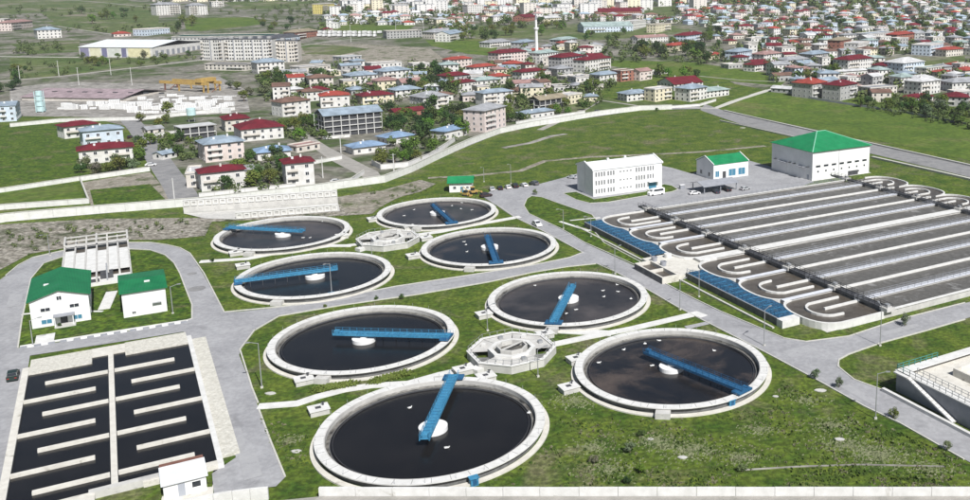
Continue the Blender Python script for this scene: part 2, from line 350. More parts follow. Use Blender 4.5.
sheet('forecourt', [(483, 197), (492, 190), (536, 185), (563, 178), (580, 173), (662, 166), (672, 168), (692, 174), (712, 166), (746, 160), (768, 166), (814, 182), (797, 188), (658, 210), (625, 214), (604, 218), (598, 224), (592, 216), (560, 205), (542, 198), (531, 196), (524, 204), (528, 214), (516, 219), (497, 206)], PAV)
def kerb(pts, closed=False, w=.3, h=.17):
    mb = MB(); mb.line([G(*p)[:2] for p in pts], w, -.1, .05 + h, closed); structure('kerb', mb, M['kerb'])
def island(pts, m=None):
    sheet('lawn', pts, m or M['lawn'], .17); kerb(pts, True)
island([(524, 206), (527, 199), (531.5, 196.3), (542, 197.5), (560, 204), (592, 215), (597, 221), (592, 229), (604, 243), (640, 262), (641, 268), (617, 257), (585, 243), (562, 229.5), (529, 214)])
island([(563, 193.5), (576, 192), (594, 199.5), (645, 192), (664, 184.5), (672, 186), (678, 189.6), (672, 192), (648, 195.5), (608, 202.5), (590, 203.5), (576, 200)])
kerb([(255, 330), (240, 350), (252, 388), (258, 403)], w=.3)
kerb([(259, 410), (270, 440), (285, 477)], w=.3)
for pts in ([(225, 312.3), (304, 304.8), (395, 286.8), (490, 272.2), (531, 265.7), (570, 257.7), (582, 253)], [(255, 330.5), (279, 316.4), (343, 305.4), (420, 294.4), (490, 282), (531, 273), (567, 267), (596, 264)],
            [(597, 264), (614, 271.5), (647, 289.6), (676, 306.6), (701, 319.6), (730, 334.6), (765, 352.6), (810, 376.6), (864, 406.6), (900, 423.6), (964, 460)],
            [(660, 281), (694, 299), (720, 311.5), (751, 324.5), (784, 338.5), (806, 342), (849, 336.5), (900, 319.5), (965, 303)],
            [(965, 319.6), (926, 331), (880, 343.6), (849, 354.5), (839, 360), (838, 367), (854, 380), (888, 392.5)],
            [(18, 348), (22, 320), (31, 279), (44, 263.3), (62, 257.2), (90, 252.2), (131, 249.2), (150, 250.2), (165, 255.2), (174, 263.2), (180, 274), (186, 290), (192, 305), (192, 319), (178, 323)],
            [(6, 275.6), (18, 265.6), (33, 257.6), (62, 251), (90, 246.6), (129, 242.6), (150, 242.6), (167, 245), (180, 248), (190, 253.6), (204, 273.6), (224, 312)],
            [(497, 205), (516, 218.3), (543, 231.3), (583, 253)]):
    kerb(pts)
sheet('lawn', [(18.5, 347.5), (22.5, 320), (31.5, 279), (44.5, 263.8), (62.5, 257.8), (90, 252.8), (131, 249.8), (150, 250.8), (164.5, 255.8), (173.5, 263.8), (179.5, 274), (185.5, 290), (191.5, 305), (191.5, 318.5), (178, 322.5)], M['lawn'], .15)
# concrete footpaths
def path(pts, w=1.6): ribbon('footpath', pts, w, M['conc_l'], .09)
path([(258, 407), (297, 404), (318, 397), (345, 390), (372, 386), (408, 384), (440, 375), (462, 370), (478, 362)], 2.2)
path([(548, 346), (590, 337), (632, 329), (696, 314), (704, 317)], 2.4)
path([(200, 262), (248, 259), (284, 252), (330, 246), (352, 246)], 2.2)
path([(410, 236), (440, 232), (469, 226), (520, 217)], 2.4)
path([(345, 246), (395, 240)], 2.0); path([(612, 334), (560, 331)], 3.0)
path([(46, 335), (44, 345)], 3.6); path([(20, 347.2), (60, 340.7), (130, 329.7), (188, 320.7)], .9)
path([(79, 312), (103, 312)], .8); path([(104, 310), (112, 292)], 2.6); path([(22, 315), (32, 314)], .9)
path([(570, 221), (600, 218)], .9); path([(560, 222), (588, 231), (601, 229)], 1.2)

def painted_kerb(p0, p1):
    a_, b_ = G(*p0), G(*p1); L = (b_ - a_).length; d = (b_ - a_) / L; n = int(L / 1.3)
    for c in (0, 1):
        mb = MB()
        for i in range(c, n, 2): p, q = a_ + d * (i * 1.3 + .04), a_ + d * (i * 1.3 + 1.26); mb.line([p[:2], q[:2]], .42, 0, .42)
        structure('kerb', mb, M['white'] if c else M['gconc'])
painted_kerb((20, 349), (60, 342.6)); painted_kerb((60, 342.6), (130, 331.6)); painted_kerb((130, 331.6), (188, 322.4))
def patch(px, py, w, h, m, az=31.5):
    q = G(px, py); c, s = math.cos(R(az)), math.sin(R(az)); r = random.Random(px); P = []
    for x, y in ((-w, -h), (w * r.uniform(.7, 1), -h), (w, h * r.uniform(.6, 1)), (-w * r.uniform(.8, 1), h)): P.append((q.x + x * c - y * s, q.y + x * s + y * c, 0))
    sheet('road_patch', P, m, world=True)
for px, py, w, h, k in ((236, 330, 3.5, 1.6, 0), (215, 400, 1.2, 6, 1), (228, 440, 2.5, 4, 0), (90, 345, 5, .9, 1), (40, 262, 3, 1, 0), (560, 236, 4, .8, 1), (640, 280, 1.2, 5, 0), (700, 325, 4, 1, 1), (800, 352, 4, 2, 0), (860, 395, 1.3, 5, 1), (900, 330, 6, 1, 0), (530, 200, 5, 1.5, 0), (620, 207, 6, 1, 1), (720, 200, 7, 1, 0), (780, 178, 5, 2, 0), (450, 282, 5, .9, 0), (350, 299, 4, .8, 1), (15, 300, 1.5, 6, 0), (250, 465, 1.5, 5, 1), (680, 180, 4, 2, 1)):
    patch(px, py, w, h, M['patch'])

# ---------------------------------------------------------------- clarifier tanks
TANKS = {'A': (-42.2, 151.7), 'B': (.7, 177.8), 'C': (-68.1, 192.8), 'D': (-25.1, 219.2), 'E': (-96.0, 237.3), 'F': (-53.7, 264.4), 'G': (-121.7, 278.7), 'H': (-79.6, 305.4)}
# the surveyed plane was the rim top; bring the centres down to the ground grid
TANKS = {k: tuple(v) for k, v in TANKS.items()}
RIMZ = 1.5
TL = {'A': 'round settling tank nearest the camera, black water, sky blue bridge reaching its centre',
      'B': 'lower right round settling tank with shade-darkened blue bridge and brown streak in the water',
      'C': 'middle left round settling tank, its sky blue bridge ending at its right rim',
      'D': 'round settling tank behind the octagonal chamber, brownish scum on its left half',
      'E': 'round settling tank above the cross road, sky blue bridge starting at its left rim',
      'F': 'round settling tank with white drum showing on both sides of a narrow bridge',
      'G': 'farthest left round settling tank, just below the panelled retaining wall',
      'H': 'round settling tank nearest the small green-roofed hut and the parked cars'}
def tank(k):
    cx, cy = TANKS[k]; t = thing('settling_tank', TL[k], 'settling tank', (cx, cy, 0), SA, 'round settling tanks in two rows')
    a = MB(); a.ring(19.7, 20.75, -.3, .26, 120); part('apron', a, M['conc_y'], t)
    a = MB(); a.ring(18.9, 19.3, -.5, RIMZ - .2, 120); part('outer_wall', a, M['conc_d'], t)  # dark colour paints in the shade under the overhanging rim
    a = MB(); a.ring(18.45, 20.0, RIMZ - .2, RIMZ, 120); rim = part('rim', a, M['conc_l'], t)
    a = MB()
    for i in range(40):
        an = i * math.pi / 20; c_, s_ = math.cos(an), math.sin(an); a.bar((18.5 * c_, 18.5 * s_, RIMZ + .004), (19.95 * c_, 19.95 * s_, RIMZ + .004), .07, .012)
    part('expansion_joint', a, M['conc_d'], rim, stuff=True)
    a = MB(); a.ring(18.25, 18.45, -1.0, RIMZ - .02, 120); part('inner_wall', a, M['conc'], t)
    a = MB(); a.ring(18.2, 18.249, -.5, .72, 120); part('tide_mark', a, M['wetconc'], t)
    a = MB(); a.ring(17.63, 18.19, .362, .40, 120); part('launder_foam', a, M['foam'], t)
    a = MB(); a.ring(17.0, 17.07, -.2, .62, 96); part('scum_baffle', a, M['dark'], t)
    a = MB(); a.ring(17.5, 17.62, -.2, .50, 96); part('weir', a, M['conc_d'], t)
    a = MB(); a.cyl(0, 0, .25, .36, 18.26, n=96); part('water_surface', a, M[{'D': 'water_s', 'B': 'water_b', 'H': 'water_s', 'F': 'water_b', 'G': 'water_s', 'A': 'water', 'C': 'water', 'E': 'water'}[k]], t)
    a = MB(); a.cyl(0, 0, .2, 1.2, 2.55, n=32); a.cyl(0, 0, 1.2, 1.5, .8, n=16); part('stilling_drum', a, M['white'], t)
    a = MB()
    for i in range(26):
        an = i * math.pi / 13; x, y = 19.8 * math.cos(an), 19.8 * math.sin(an); a.box(x - .022, y - .022, RIMZ, x + .022, y + .022, RIMZ + .9)
    part('handrail', a, M['steel'], rim)
    a = MB(); an = {'A': 1.2}.get(k, -2.2)
    a.box(-1.4, -.9, -.2, 1.4, .9, 1.15); o = part('outlet_box', a, M['conc'], t); o.location = (20.6 * math.cos(an), 20.6 * math.sin(an), 0); o.rotation_euler = (0, 0, an + math.pi / 2)
for k in TANKS: tank(k)
BR = {'A': ((452, 377), (424, 437)), 'B': ((745, 388), (648, 347)), 'C': ((449, 334), (336, 329)), 'D': ((552.5, 322), (573, 284)),
      'E': ((240, 279), (337, 266)), 'F': ((496.5, 261), (485, 235)), 'G': ((234, 226), (301, 231)), 'H': ((452, 221), (431, 204))}
BL = {'A': 'sky blue scraper bridge over the nearest tank, running from the far rim past the drum',
      'B': 'shade-darkened blue scraper bridge over the lower right tank, above a brown streak',
      'C': 'long sky blue scraper bridge lying level across the tank left of the octagon',
      'D': 'blue scraper bridge tilted over the half brown tank, a white drum under it',
      'E': 'long sky blue scraper bridge entering its tank from the left rim',
      'F': 'narrow blue scraper bridge with white drum visible on both sides',
      'G': 'sky blue scraper bridge over the farthest left tank, under the panelled wall',
      'H': 'short shade-darkened blue scraper bridge over the tank by the small green-roofed hut'}
def bridge(k):
    cx, cy = TANKS[k]; r, i = [G(*p, z=2.6) for p in BR[k]]
    an = math.atan2(r.y - cy, r.x - cx); inner = (i.x - cx) * math.cos(an) + (i.y - cy) * math.sin(an)
    inner = max(-7.5, min(-1.5, inner)); L1 = 19.6; W = .85
    t = thing('scraper_bridge', BL[k], 'bridge', (cx, cy, 0), an, 'blue scraper bridges over the settling tanks')
    mb_ = M['blue'] if k in 'ACEGD' else M['blue_d']  # darker blue puts the shaded side into the paint of the other bridges
    a = MB(); a.box(inner, -W, 2.12, L1, W, 2.22); part('deck', a, mb_, t)
    for s in (-1, 1):
        a = MB(); a.box(inner, min(s * W - .09 * s, s * W + .06 * s), 1.85, L1, max(s * W - .09 * s, s * W + .06 * s), 2.36); gd = part('girder', a, mb_, t)
        a = MB(); n = int((L1 - inner) / 1.6)
        for j in range(n + 1):
            x = inner + (L1 - inner) * j / n; a.box(x - .035, s * W - .035, 2.35, x + .035, s * W + .035, 3.15)
        for z in (2.75, 3.15): a.bar((inner, s * W, z), (L1, s * W, z), .05)
        part('handrail', a, mb_, gd)
    a = MB(); a.box(17.9, -2.0, 1.74, 19.9, 2.0, 2.1); part('end_carriage', a, M['blue_d'], t)
    for s in (-1, 1):
        a = MB(); a.box(18.8, s * 1.75 - .12, RIMZ, 19.2, s * 1.75 + .12, 1.9); part('wheel', a, M['rubber'], t)
    a = MB()
    for x in range(4, 17, 3): a.bar((x, .8, 1.7), (x, 1.0, .4), .10)
    part('scraper_strut', a, M['dark'], t)
    a = MB()
    for j in range(int((L1 - inner) / 1.2)): x = inner + .6 + j * 1.2; a.box(x - .05, -W + .08, 2.222, x + .05, W - .08, 2.25)
    part('deck_joist', a, M['blue_d'], t)
    a = MB(); a.box(inner + .2, -.45, 2.24, inner + 1.2, .45, 2.8); part('drive_box', a, mb_, t)
for k in BR: bridge(k)

# ---------------------------------------------------------------- octagonal distribution chambers
def octa(loc, label, sc=1.0):
    t = thing('distribution_chamber', label, 'distribution chamber', (loc[0], loc[1], 0), R(22.5) + SA, 'octagonal distribution chambers')
    def o8(r): return [(.87 * r * math.cos(i * math.pi / 4), .87 * r * math.sin(i * math.pi / 4)) for i in range(8)]
    H = 1.7
    a = MB(); a.line(o8(10.6), .5, -.3, H, True); part('outer_wall', a, M['conc'], t)
    a = MB(); a.line(o8(10.6), .8, H, H + .12, True); part('coping', a, M['conc_l'], t)
    a = MB(); a.line(o8(5.3), .9, -.3, H + .3, True); part('inner_wall', a, M['conc_l'], t)
    a = MB(); a.line(o8(3.6), .35, -.3, H + .8, True); part('weir_wall', a, M['conc'], t)
    for i in range(8):
        b = i * math.pi / 4 + math.pi / 8; a = MB()
        if i in (3, 6):   # open pits
            a.prism([(5.0 * math.cos(b - .39), 5.0 * math.sin(b - .39)), (8.7 * math.cos(b - .385), 8.7 * math.sin(b - .385)), (8.7 * math.cos(b + .385), 8.7 * math.sin(b + .385)), (5.0 * math.cos(b + .39), 5.0 * math.sin(b + .39))], -.2, .1)
            part('pit_floor', a, M['conc_d'], t)
        else:
            a.prism([(5.0 * math.cos(b - .38), 5.0 * math.sin(b - .38)), (8.8 * math.cos(b - .38), 8.8 * math.sin(b - .38)), (8.8 * math.cos(b + .38), 8.8 * math.sin(b + .38)), (5.0 * math.cos(b + .38), 5.0 * math.sin(b + .38))], H - .35, H - .12)
            part('deck_slab', a, M['conc'], t)
            a = MB(); x, y = 6.6 * math.cos(b), 6.6 * math.sin(b); a.box(x - .45, y - .45, H - .1, x + .45, y + .45, H + .55, b); part('sluice_box', a, M['steel'] if i % 2 else M['conc_l'], t)
    a = MB(); a.cyl(0, 0, .6, 1.5, 3.1, n=8); part('water_surface', a, M['liquor'], t)
    a = MB(); a.box(-3.0, -.25, H + .6, 3.0, .25, H + .75); part('gangway', a, M['conc'], t)
    a = MB()
    P = o8(10.6) + [o8(10.6)[0]]
    for p, q in zip(P, P[1:]):
        for j in range(4): x, y = p[0] + (q[0] - p[0]) * j / 4, p[1] + (q[1] - p[1]) * j / 4; a.box(x - .04, y - .04, H, x + .04, y + .04, H + 1.1)
        a.bar((*p, H + 1.1), (*q, H + 1.1), .05)
    part('handrail', a, M['steel'], t)
    a = MB(); a.box(-11.0, -1.2, -.2, -9.2, 1.2, .9); part('step_block', a, M['conc_l'], t)
octa(S(0, 0), 'pale concrete octagonal chamber between the four nearest tanks, dark pits on both sides')
octa(S(0, 101), 'smaller looking octagonal concrete chamber between the four farther tanks')

VB = [((319, 413), 'small square concrete valve chamber on the grass left of the nearest tank'), ((304, 383), 'small concrete valve chamber under the left rim of the middle left tank'),
      ((569, 391), 'concrete valve chamber at the left rim of the lower right tank'), ((576, 362), 'low concrete box against the upper left rim of the lower right tank'),
      ((484, 317), 'concrete valve chamber at the left rim of the half brown tank'), ((545, 337), 'concrete inspection box below the left end of the half brown tank'),
      ((236, 255), 'concrete valve box under the farthest left tank'), ((243, 268), 'flat concrete slab box above the left rim of the second left tank'),
      ((342, 238), 'concrete valve box at the right rim of the farthest left tank'), ((413, 258), 'concrete valve chamber on the lawn left of the narrow-bridged tank'),
      ((373, 221), 'flat concrete box left of the tank by the green-roofed hut'), ((409, 229), 'concrete box between farther octagon and the tank by the hut'),
      ((426, 240), 'concrete hatch at the upper left rim of the narrow-bridged tank'), ((486, 380), 'flat white concrete hatch behind the nearest tank rim'),
      ((463, 373), 'round-topped concrete manhole between middle left and nearest tanks')]
for (p, lb) in VB:
    w = G(*p); t = thing('valve_chamber', lb, 'valve chamber', (w.x, w.y, 0), SA, 'concrete valve chambers beside the tanks')
    a = MB(); a.box(-1.7, -1.4, -.2, 1.7, 1.4, 1.0); part('chamber_wall', a, M['conc'], t)
    a = MB(); a.box(-1.85, -1.55, 1.0, 1.85, 1.55, 1.14); part('cover_slab', a, M['conc_l'], t)
    a = MB(); a.box(-.6, -.5, 1.14, .4, .4, 1.22); part('hatch', a, M['dark'], t)
    a = MB(); a.cyl(.9, .5, 1.14, 1.75, .12, n=8); a.ring(.2, .32, 1.7, 1.78, 12, .9, .5); part('valve_wheel', a, M['dark'], t)
for (p, lb) in [((474, 485), 'sky blue control kiosk on the apron of the nearest tank'), ((332, 298), 'sky blue control kiosk beside the cross road under a thin mast'), ((731, 406), 'pale blue control kiosk at the lower rim of the lower right tank')]:
    w = G(*p); t = thing('control_kiosk', lb, 'kiosk', (w.x, w.y, 0), SA, 'blue control kiosks'); t.scale = (.72,) * 3
    a = MB(); a.box(-.9, -.7, 0, .9, .7, 1.8); part('cabinet', a, M['blue'], t); a = MB(); a.box(-1.1, -.9, 1.8, 1.1, .9, 1.95); part('roof', a, M['blue'], t)
    a = MB(); a.box(-.5, -.74, .3, .5, -.7, 1.6); part('door', a, M['blue_d'], t)

# ---------------------------------------------------------------- aeration basin
def basin():
    t = thing('aeration_basin', 'huge grey aeration basin of parallel channels with six hairpin ends and white walls', 'aeration basin', S(0, 0), SA)
    H, W0 = 1.75, 1.28
    U0, UA, UB, UC = 66.0, 84.5, 176.5, 197.0
    bays = [(-25.6, -7.0, 1), (-7.0, 11.8, 0), (11.8, 30.6, 1), (34.0, 52.0, 0), (52.0, 70.4, 1), (70.4, 89.0, 0)]
    a = MB(); a.box(U0 + 1, -25.4, -.5, UC, 88.8, .02); part('basin_floor', a, M['conc'], t)
    def scall(u, s, v0, v1):                     # rounded end of one bay, s=-1 left end, +1 right end
        c = (v0 + v1) / 2; r = (v1 - v0) / 2; k = 9.0; P = []
        for i in range(17):
            an = -math.pi / 2 + math.pi * i / 16; P.append((u + s * k * max(0.0, math.cos(an)) ** .62, c + r * math.copysign(abs(math.sin(an)) ** .85, math.sin(an))))
        return P
    def walkway(u0, u1, v, w, rail=True, m=None):
        a = MB(); a.box(u0, v - w / 2 + .25, -.2, u1, v + w / 2 - .25, H); part('wall', a, M['conc'], t)
        a = MB(); a.box(u0, v - w / 2, H + .002, u1, v + w / 2, H + .16); part('walkway_slab', a, m or M['slab'], t)
        if rail:
            a = MB(); n = int((u1 - u0) / 2.4)
            for sd in (-1, 1):
                vv = v + sd * (w / 2 - .08)
                for j in range(n + 1):
                    x = u0 + (u1 - u0) * j / n; a.box(x - .035, vv - .035, H + .16, x + .035, vv + .035, H + 1.2)
                for z in (.7, 1.2): a.bar((u0, vv, H + z), (u1, vv, H + z), .06)
            part('railing', a, M['gconc'], t)
    for v0, v1, up in bays:
        c = (v0 + v1) / 2
        for side, (ue, s, ub) in enumerate(((74.5, -1, UA), (UC - 10, 1, UB))):
            P = scall(ue, s, v0, v1); a = MB(); a.line(P, .55, -.3, H); part('end_wall', a, M['conc_l'], t)
            a = MB(); a.prism([(ub, v0)] + [p for p in P] + [(ub, v1)] if s < 0 else [(ub, v0)] + P + [(ub, v1)], -.2, W0 - .05); part('channel_water', a, M['liquor_d'], t)
            B = []; fl = 1 if (up if side == 0 else not up) else -1
            lo, hi = (75.0, 82.6) if side == 0 else (UC - 10.5, UB + 1.6)
            B.append((hi, c + fl * 4.6)); B.append((lo - (2 if side == 0 else -2), c + fl * 4.6))
            for i in range(1, 10):
                an = math.pi / 2 - math.pi * i / 9.5; B.append((lo - (-s) * 0 + s * 1.2 + s * 4.0 * math.cos(an), c + fl * 4.6 * math.sin(an)))
            B.append((lo + (1.0 if side == 0 else -1.0), c - fl * 4.7))
            a = MB(); a.line(B, .5, -.2, H); part('hairpin_baffle', a, M['conc_l'], t)
            a = MB(); a.box(min(74.0, 1e9) if side == 0 else UB + 1, c - .3, -.2, UA if side == 0 else UC - 9.5, c + .3, H); part('stub_wall', a, M['conc_l'], t)
        a = MB(); a.box(UA, c - .30, -.2, UB, c + .30, H); part('partition_wall', a, M['conc'], t)
        walkway(UA, UB, c, 1.7)
        a = MB(); a.box(UA, v0 + .2, -.2, UB, v1 - .2, W0); part('channel_water', a, M['liquor'], t)
    for v in (-7.0, 11.8, 52.0, 70.4):
        a = MB(); a.box(UA, v - .38, -.2, UB + 8, v + .38, H + .05); part('partition_wall', a, M['conc_l'], t); walkway(68.5, UA, v, 1.4, False)
    walkway(69, UB + 10, 32.3, 3.4, False, M['conc_l'])
    walkway(UA, UB, -25.6, .9, False, M['conc_l']); walkway(UA, UB, 89.0, .9, True, M['conc_l'])
    for v in (-25.6, 89.0): a = MB(); a.box(74.5, v - .3, -.3, UA, v + .3, H); part('end_wall', a, M['conc_l'], t)
    # the two dark footbridges across
    for nm, u, v0, v1 in (('a', 85.6, -26.5, 93.5), ('b', 177.2, -26.5, 97)):
        a = MB(); a.box(u - .95, v0, H + .5, u + .95, v1, H + .62); part('footbridge_deck', a, M['dark'], t)
        for sd in (-1, 1):
            a = MB(); a.box(u + sd * .95 - .06, v0, H + .1, u + sd * .95 + .06, v1, H + .75); part('footbridge_beam', a, M['conc_d'] if sd < 0 else M['dark'], t)
            a = MB()
            for j in range(60): y = v0 + (v1 - v0) * j / 59; a.box(u + sd * .95 - .04, y - .04, H + .7, u + sd * .95 + .04, y + .04, H + 1.75)
            for z in (1.2, 1.75): a.bar((u + sd * .95, v0, H + z), (u + sd * .95, v1, H + z), .07)
            part('railing', a, M['dark'], t)
        for v in (-25.6, -7, 11.8, 32.3, 52, 70.4, 89):
            a = MB(); a.box(u - 1.3, v - 1.3, H + .1, u + 1.3, v + 1.3, H + .95); part('gate_box', a, M['conc'], t)
            a = MB(); a.box(u - .5, v - .5, H + .95, u + .5, v + .5, H + 1.7); part('gate_motor', a, M['steel'], t)
    # blue grating decks
    for v0, v1, sub in ((43.0, 86.0, 0), (-16.0, 24.0, 1)):
        P = [(60.2, v0), (64.6, v0)]
        for b0, b1, _ in bays:
            if b1 <= v0 + 1 or b0 >= v1 - 1: continue
            c = (b0 + b1) / 2
            lo, hi = max(b0, v0), min(b1, v1)
            for j in range(9):
                v = lo + (hi - lo) * j / 8; q = max(0.0, 1 - ((v - c) / ((b1 - b0) / 2)) ** 2)
                P.append((min(66.9, 74.5 - 9.0 * q ** .31 - .35), v))
        P += [(64.6, v1), (60.2, v1)]
        Q = [P[0]]
        for p in P[1:]:
            if (Vector(p) - Vector(Q[-1])).length > .05: Q.append(p)
        a = MB(); a.prism(Q, H - .25, H - .05); part('grating_deck', a, M['grate'], t)
        a = MB(); a.box(59.9, v0, -.3, 60.2, v1, H - .1); part('channel_wall', a, M['conc_d'], t)
        a = MB(); a.box(59.85, v0, H - .1, 60.2, v1, H + .05); part('coping', a, M['gconc'], t)
        a = MB(); n = int((v1 - v0) / 1.6)
        for j in range(n + 1): y = v0 + (v1 - v0) * j / n; a.box(60.2, y - .04, H, 60.28, y + .04, H + 1.1)
        for z in (.6, 1.1): a.bar((60.24, v0, H + z), (60.24, v1, H + z), .06)
        part('railing', a, M['blue_d'], t)
        a = MB()
        for j in range(1, 14):
            y = v0 + (v1 - v0) * j / 14; a.box(60.3, y - .05, H - .05, 65.2, y + .05, H + .02)
        part('deck_joist', a, M['blue'], t)
        a = MB(); a.box(57.6, v0 - 1, -.2, 58.2, v1 + 2, .35); part('ledge', a, M['kerb'], t)
    a = MB(); a.box(59.6, -18.2, -.2, 64.8, -16.05, H + .1); part('end_block', a, M['conc_l'], t)
    a = MB(); a.prism([(57.0, 24.1), (66.5, 24.1), (72, 31), (66.5, 42.9), (57.0, 42.9)], -.1, 1.2); part('gravel_platform', a, M['conc_y'], t)
    a = MB(); a.cyl(64, 40, 1.2, 2.3, 1.1, n=16); part('gate_drum', a, M['conc_l'], t)
    for sd in (39.0, 34.0):
        a = MB(); a.bar((57.8, sd, 1.25), (59.8, sd, 2.3), .9, .1); a.ring(.7, .85, 1.2, 2.5, 18, 58.8, sd); part('sluice_gate', a, M['gconc'], t)
basin()
def midbox():
    t = thing('inlet_chamber', 'dark-walled open concrete inlet chamber between the two blue grating decks', 'inlet chamber', S(0, 0), SA)
    H = 1.9; a = MB(); a.line([(52.2, 23.5), (57, 23.5), (57, 38), (52.2, 38)], .5, -.3, H, True); part('chamber_wall', a, M['conc_y'], t)
    a = MB(); a.box(51.9, 23.2, -.3, 51.94, 38.2, H - .12); part('dark_face', a, M['conc_d'], t)  # thin dark sheet over the chamber's left wall
    a = MB(); a.box(52.4, 30.6, -.3, 56.8, 31.1, H - .2); part('divider', a, M['conc_y'], t)
    a = MB(); a.box(52.4, 23.7, -.1, 56.8, 37.8, .9); part('water_surface', a, M['liquor_d'], t)
midbox()

# ---------------------------------------------------------------- baffled basin at lower left
def sump():
    t = thing('settling_basin', 'rectangular black-water basin with staggered cream baffle walls at lower left', 'settling basin', S(0, 0), SA)
    H = 1.0; u0, u1, v0, v1 = -88.3, -59.2, -16.6, 41.2
    a = MB(); a.box(u0, v0, -.1, u1, v1 + 1.4, .5); a.box(-77.3, v1 + 1.4, -.1, -71.2, v1 + 3.6, .5); part('water_surface', a, M['water'], t)
    a = MB(); a.box(u0 - 1.2, v0 - 12, -.6, u0, v1 + 3.5, H); part('left_wall', a, M['conc_y'], t)
    a = MB(); a.box(u1, v0 - 1.6, -.6, u1 + .9, v1 + 5.5, H); part('right_wall', a, M['conc_l'], t)
    a = MB(); a.box(u1 + .9, v0 + 2, -.6, u1 + 3.7, v1 + 4, .6); part('gravel_strip', a, M['rubblec'], t)
    a = MB(); a.box(u0 + .0, v1, -.6, -77.3, v1 + 8.2, H - .15); part('top_slab', a, M['rubblec'], t)
    a = MB(); a.box(-71.2, v1 + 1.4, -.6, u1, v1 + 8.6, H - .12); part('top_slab', a, M['rubblec'], t)
    a = MB(); a.box(-77.3, v1 + 3.6, -.6, -71.2, v1 + 8.4, H - .2); part('top_slab', a, M['conc_y'], t)
    a = MB(); a.box(-70, v0 - 1.6, -.6, u1, v0, H - .1); part('bottom_wall', a, M['conc_y'], t)
    a = MB(); a.box(u0, v0 - 4.2, -.6, -76.6, v0 - .4, H - .1); part('bottom_wall', a, M['conc_y'], t)
    a = MB(); a.box(-77.4, v0 - 1.2, -.6, -66.5, v0 - .0, H + .2); part('bottom_wall', a, M['conc'], t)
    a = MB(); a.box(-74.35, v0, -.3, -73.4, v1 + 3.6, H + .02); part('centre_wall', a, M['conc_y'], t)
    for v, segs in ((34.4, ((-85.2, -74.5), (-73.3, -62.4))), (26.5, ((u0, -76.6), (-70.5, u1))), (18.9, ((-85.0, -74.5), (-73.3, -62.4))), (10.9, ((u0, -76.6), (-70.5, u1))),
                    (3.2, ((-85.0, -74.5), (-73.3, -62.4))), (-4.5, ((u0, -76.6), (-70.5, u1))), (-12.2, ((-85.0, -74.5), (-73.3, -62.2)))):
        for a0, a1 in segs: a = MB(); a.box(a0, v - .46, -.3, a1, v + .46, H - .03); part('baffle_wall', a, M['conc_y'], t)
sump()
def cabin():
    t = thing('pump_cabin', 'small white-roofed pump cabin with rusty brown back at the basin corner', 'cabin', S(-67.4, -24.0), SA)
    a = MB(); a.box(0, 0, 0, 6.0, 5.2, 2.6); part('wall', a, M['white'], t)
    a = MB(); a.add([(-.3, -.4, 2.62), (6.3, -.4, 2.62), (6.3, 5.4, 3.0), (-.3, 5.4, 3.0), (-.3, -.4, 2.5), (6.3, -.4, 2.5), (6.3, 5.4, 2.88), (-.3, 5.4, 2.88)], [(0, 1, 2, 3), (7, 6, 5, 4), (4, 5, 1, 0), (5, 6, 2, 1), (6, 7, 3, 2), (7, 4, 0, 3)]); part('roof', a, M['roofwhite'], t)
    a = MB(); a.box(-.2, 5.45, 2.3, 6.2, 7.6, 2.45); part('lean_to_roof', a, M['rust'], t)
    for x in (0, 5.9): a = MB(); a.box(x - .08, 7.3, 0, x + .08, 7.46, 2.3); part('post', a, M['dark'], t)
    a = MB(); a.box(2, -.05, 0, 3, 0, 2.1); part('door', a, M['door'], t)
    a = MB(); a.box(4, -.04, 1, 5.2, 0, 1.9); part('window', a, M['glass'], t)
cabin()
# ---------------------------------------------------------------- plant buildings
def gable(mb, w, d, h, rise, ov=.5, axis='x', th=.18):
    """gabled roof shell; ridge along x or y of the local footprint 0..w, 0..d"""
    if axis == 'x':
        A = [(-ov, -ov, h), (w + ov, -ov, h), (w + ov, d / 2, h + rise), (-ov, d / 2, h + rise)]; B = [(-ov, d / 2, h + rise), (w + ov, d / 2, h + rise), (w + ov, d + ov, h), (-ov, d + ov, h)]
    else:
        A = [(-ov, -ov, h), (w / 2, -ov, h + rise), (w / 2, d + ov, h + rise), (-ov, d + ov, h)]; B = [(w / 2, -ov, h + rise), (w + ov, -ov, h), (w + ov, d + ov, h), (w / 2, d + ov, h + rise)]
    for P in (A, B):
        Q = [(x, y, z + th) for x, y, z in P]; mb.add(P + Q, [(3, 2, 1, 0), (4, 5, 6, 7), (0, 1, 5, 4), (1, 2, 6, 5), (2, 3, 7, 6), (3, 0, 4, 7)])
    return mb
def hip(mb, w, d, h, rise, ov=.6, th=.15):
    x0, y0, x1, y1 = -ov, -ov, w + ov, d + ov; k = min(x1 - x0, y1 - y0) / 2
    if w >= d: r0, r1 = (x0 + k, (y0 + y1) / 2), (x1 - k, (y0 + y1) / 2)
    else: r0, r1 = ((x0 + x1) / 2, y0 + k), ((x0 + x1) / 2, y1 - k)
    vs = [(x0, y0, h), (x1, y0, h), (x1, y1, h), (x0, y1, h), (x0, y0, h + th), (x1, y0, h + th), (x1, y1, h + th), (x0, y1, h + th), (*r0, h + rise), (*r1, h + rise)]
    fs = [(3, 2, 1, 0), (0, 1, 5, 4), (1, 2, 6, 5), (2, 3, 7, 6), (3, 0, 4, 7)]
    if w >= d: fs += [(4, 5, 9, 8), (6, 7, 8, 9), (5, 6, 9), (7, 4, 8)]
    else: fs += [(5, 6, 9, 8), (7, 4, 8, 9), (4, 5, 8), (6, 7, 9)]
    return mb.add(vs, fs)
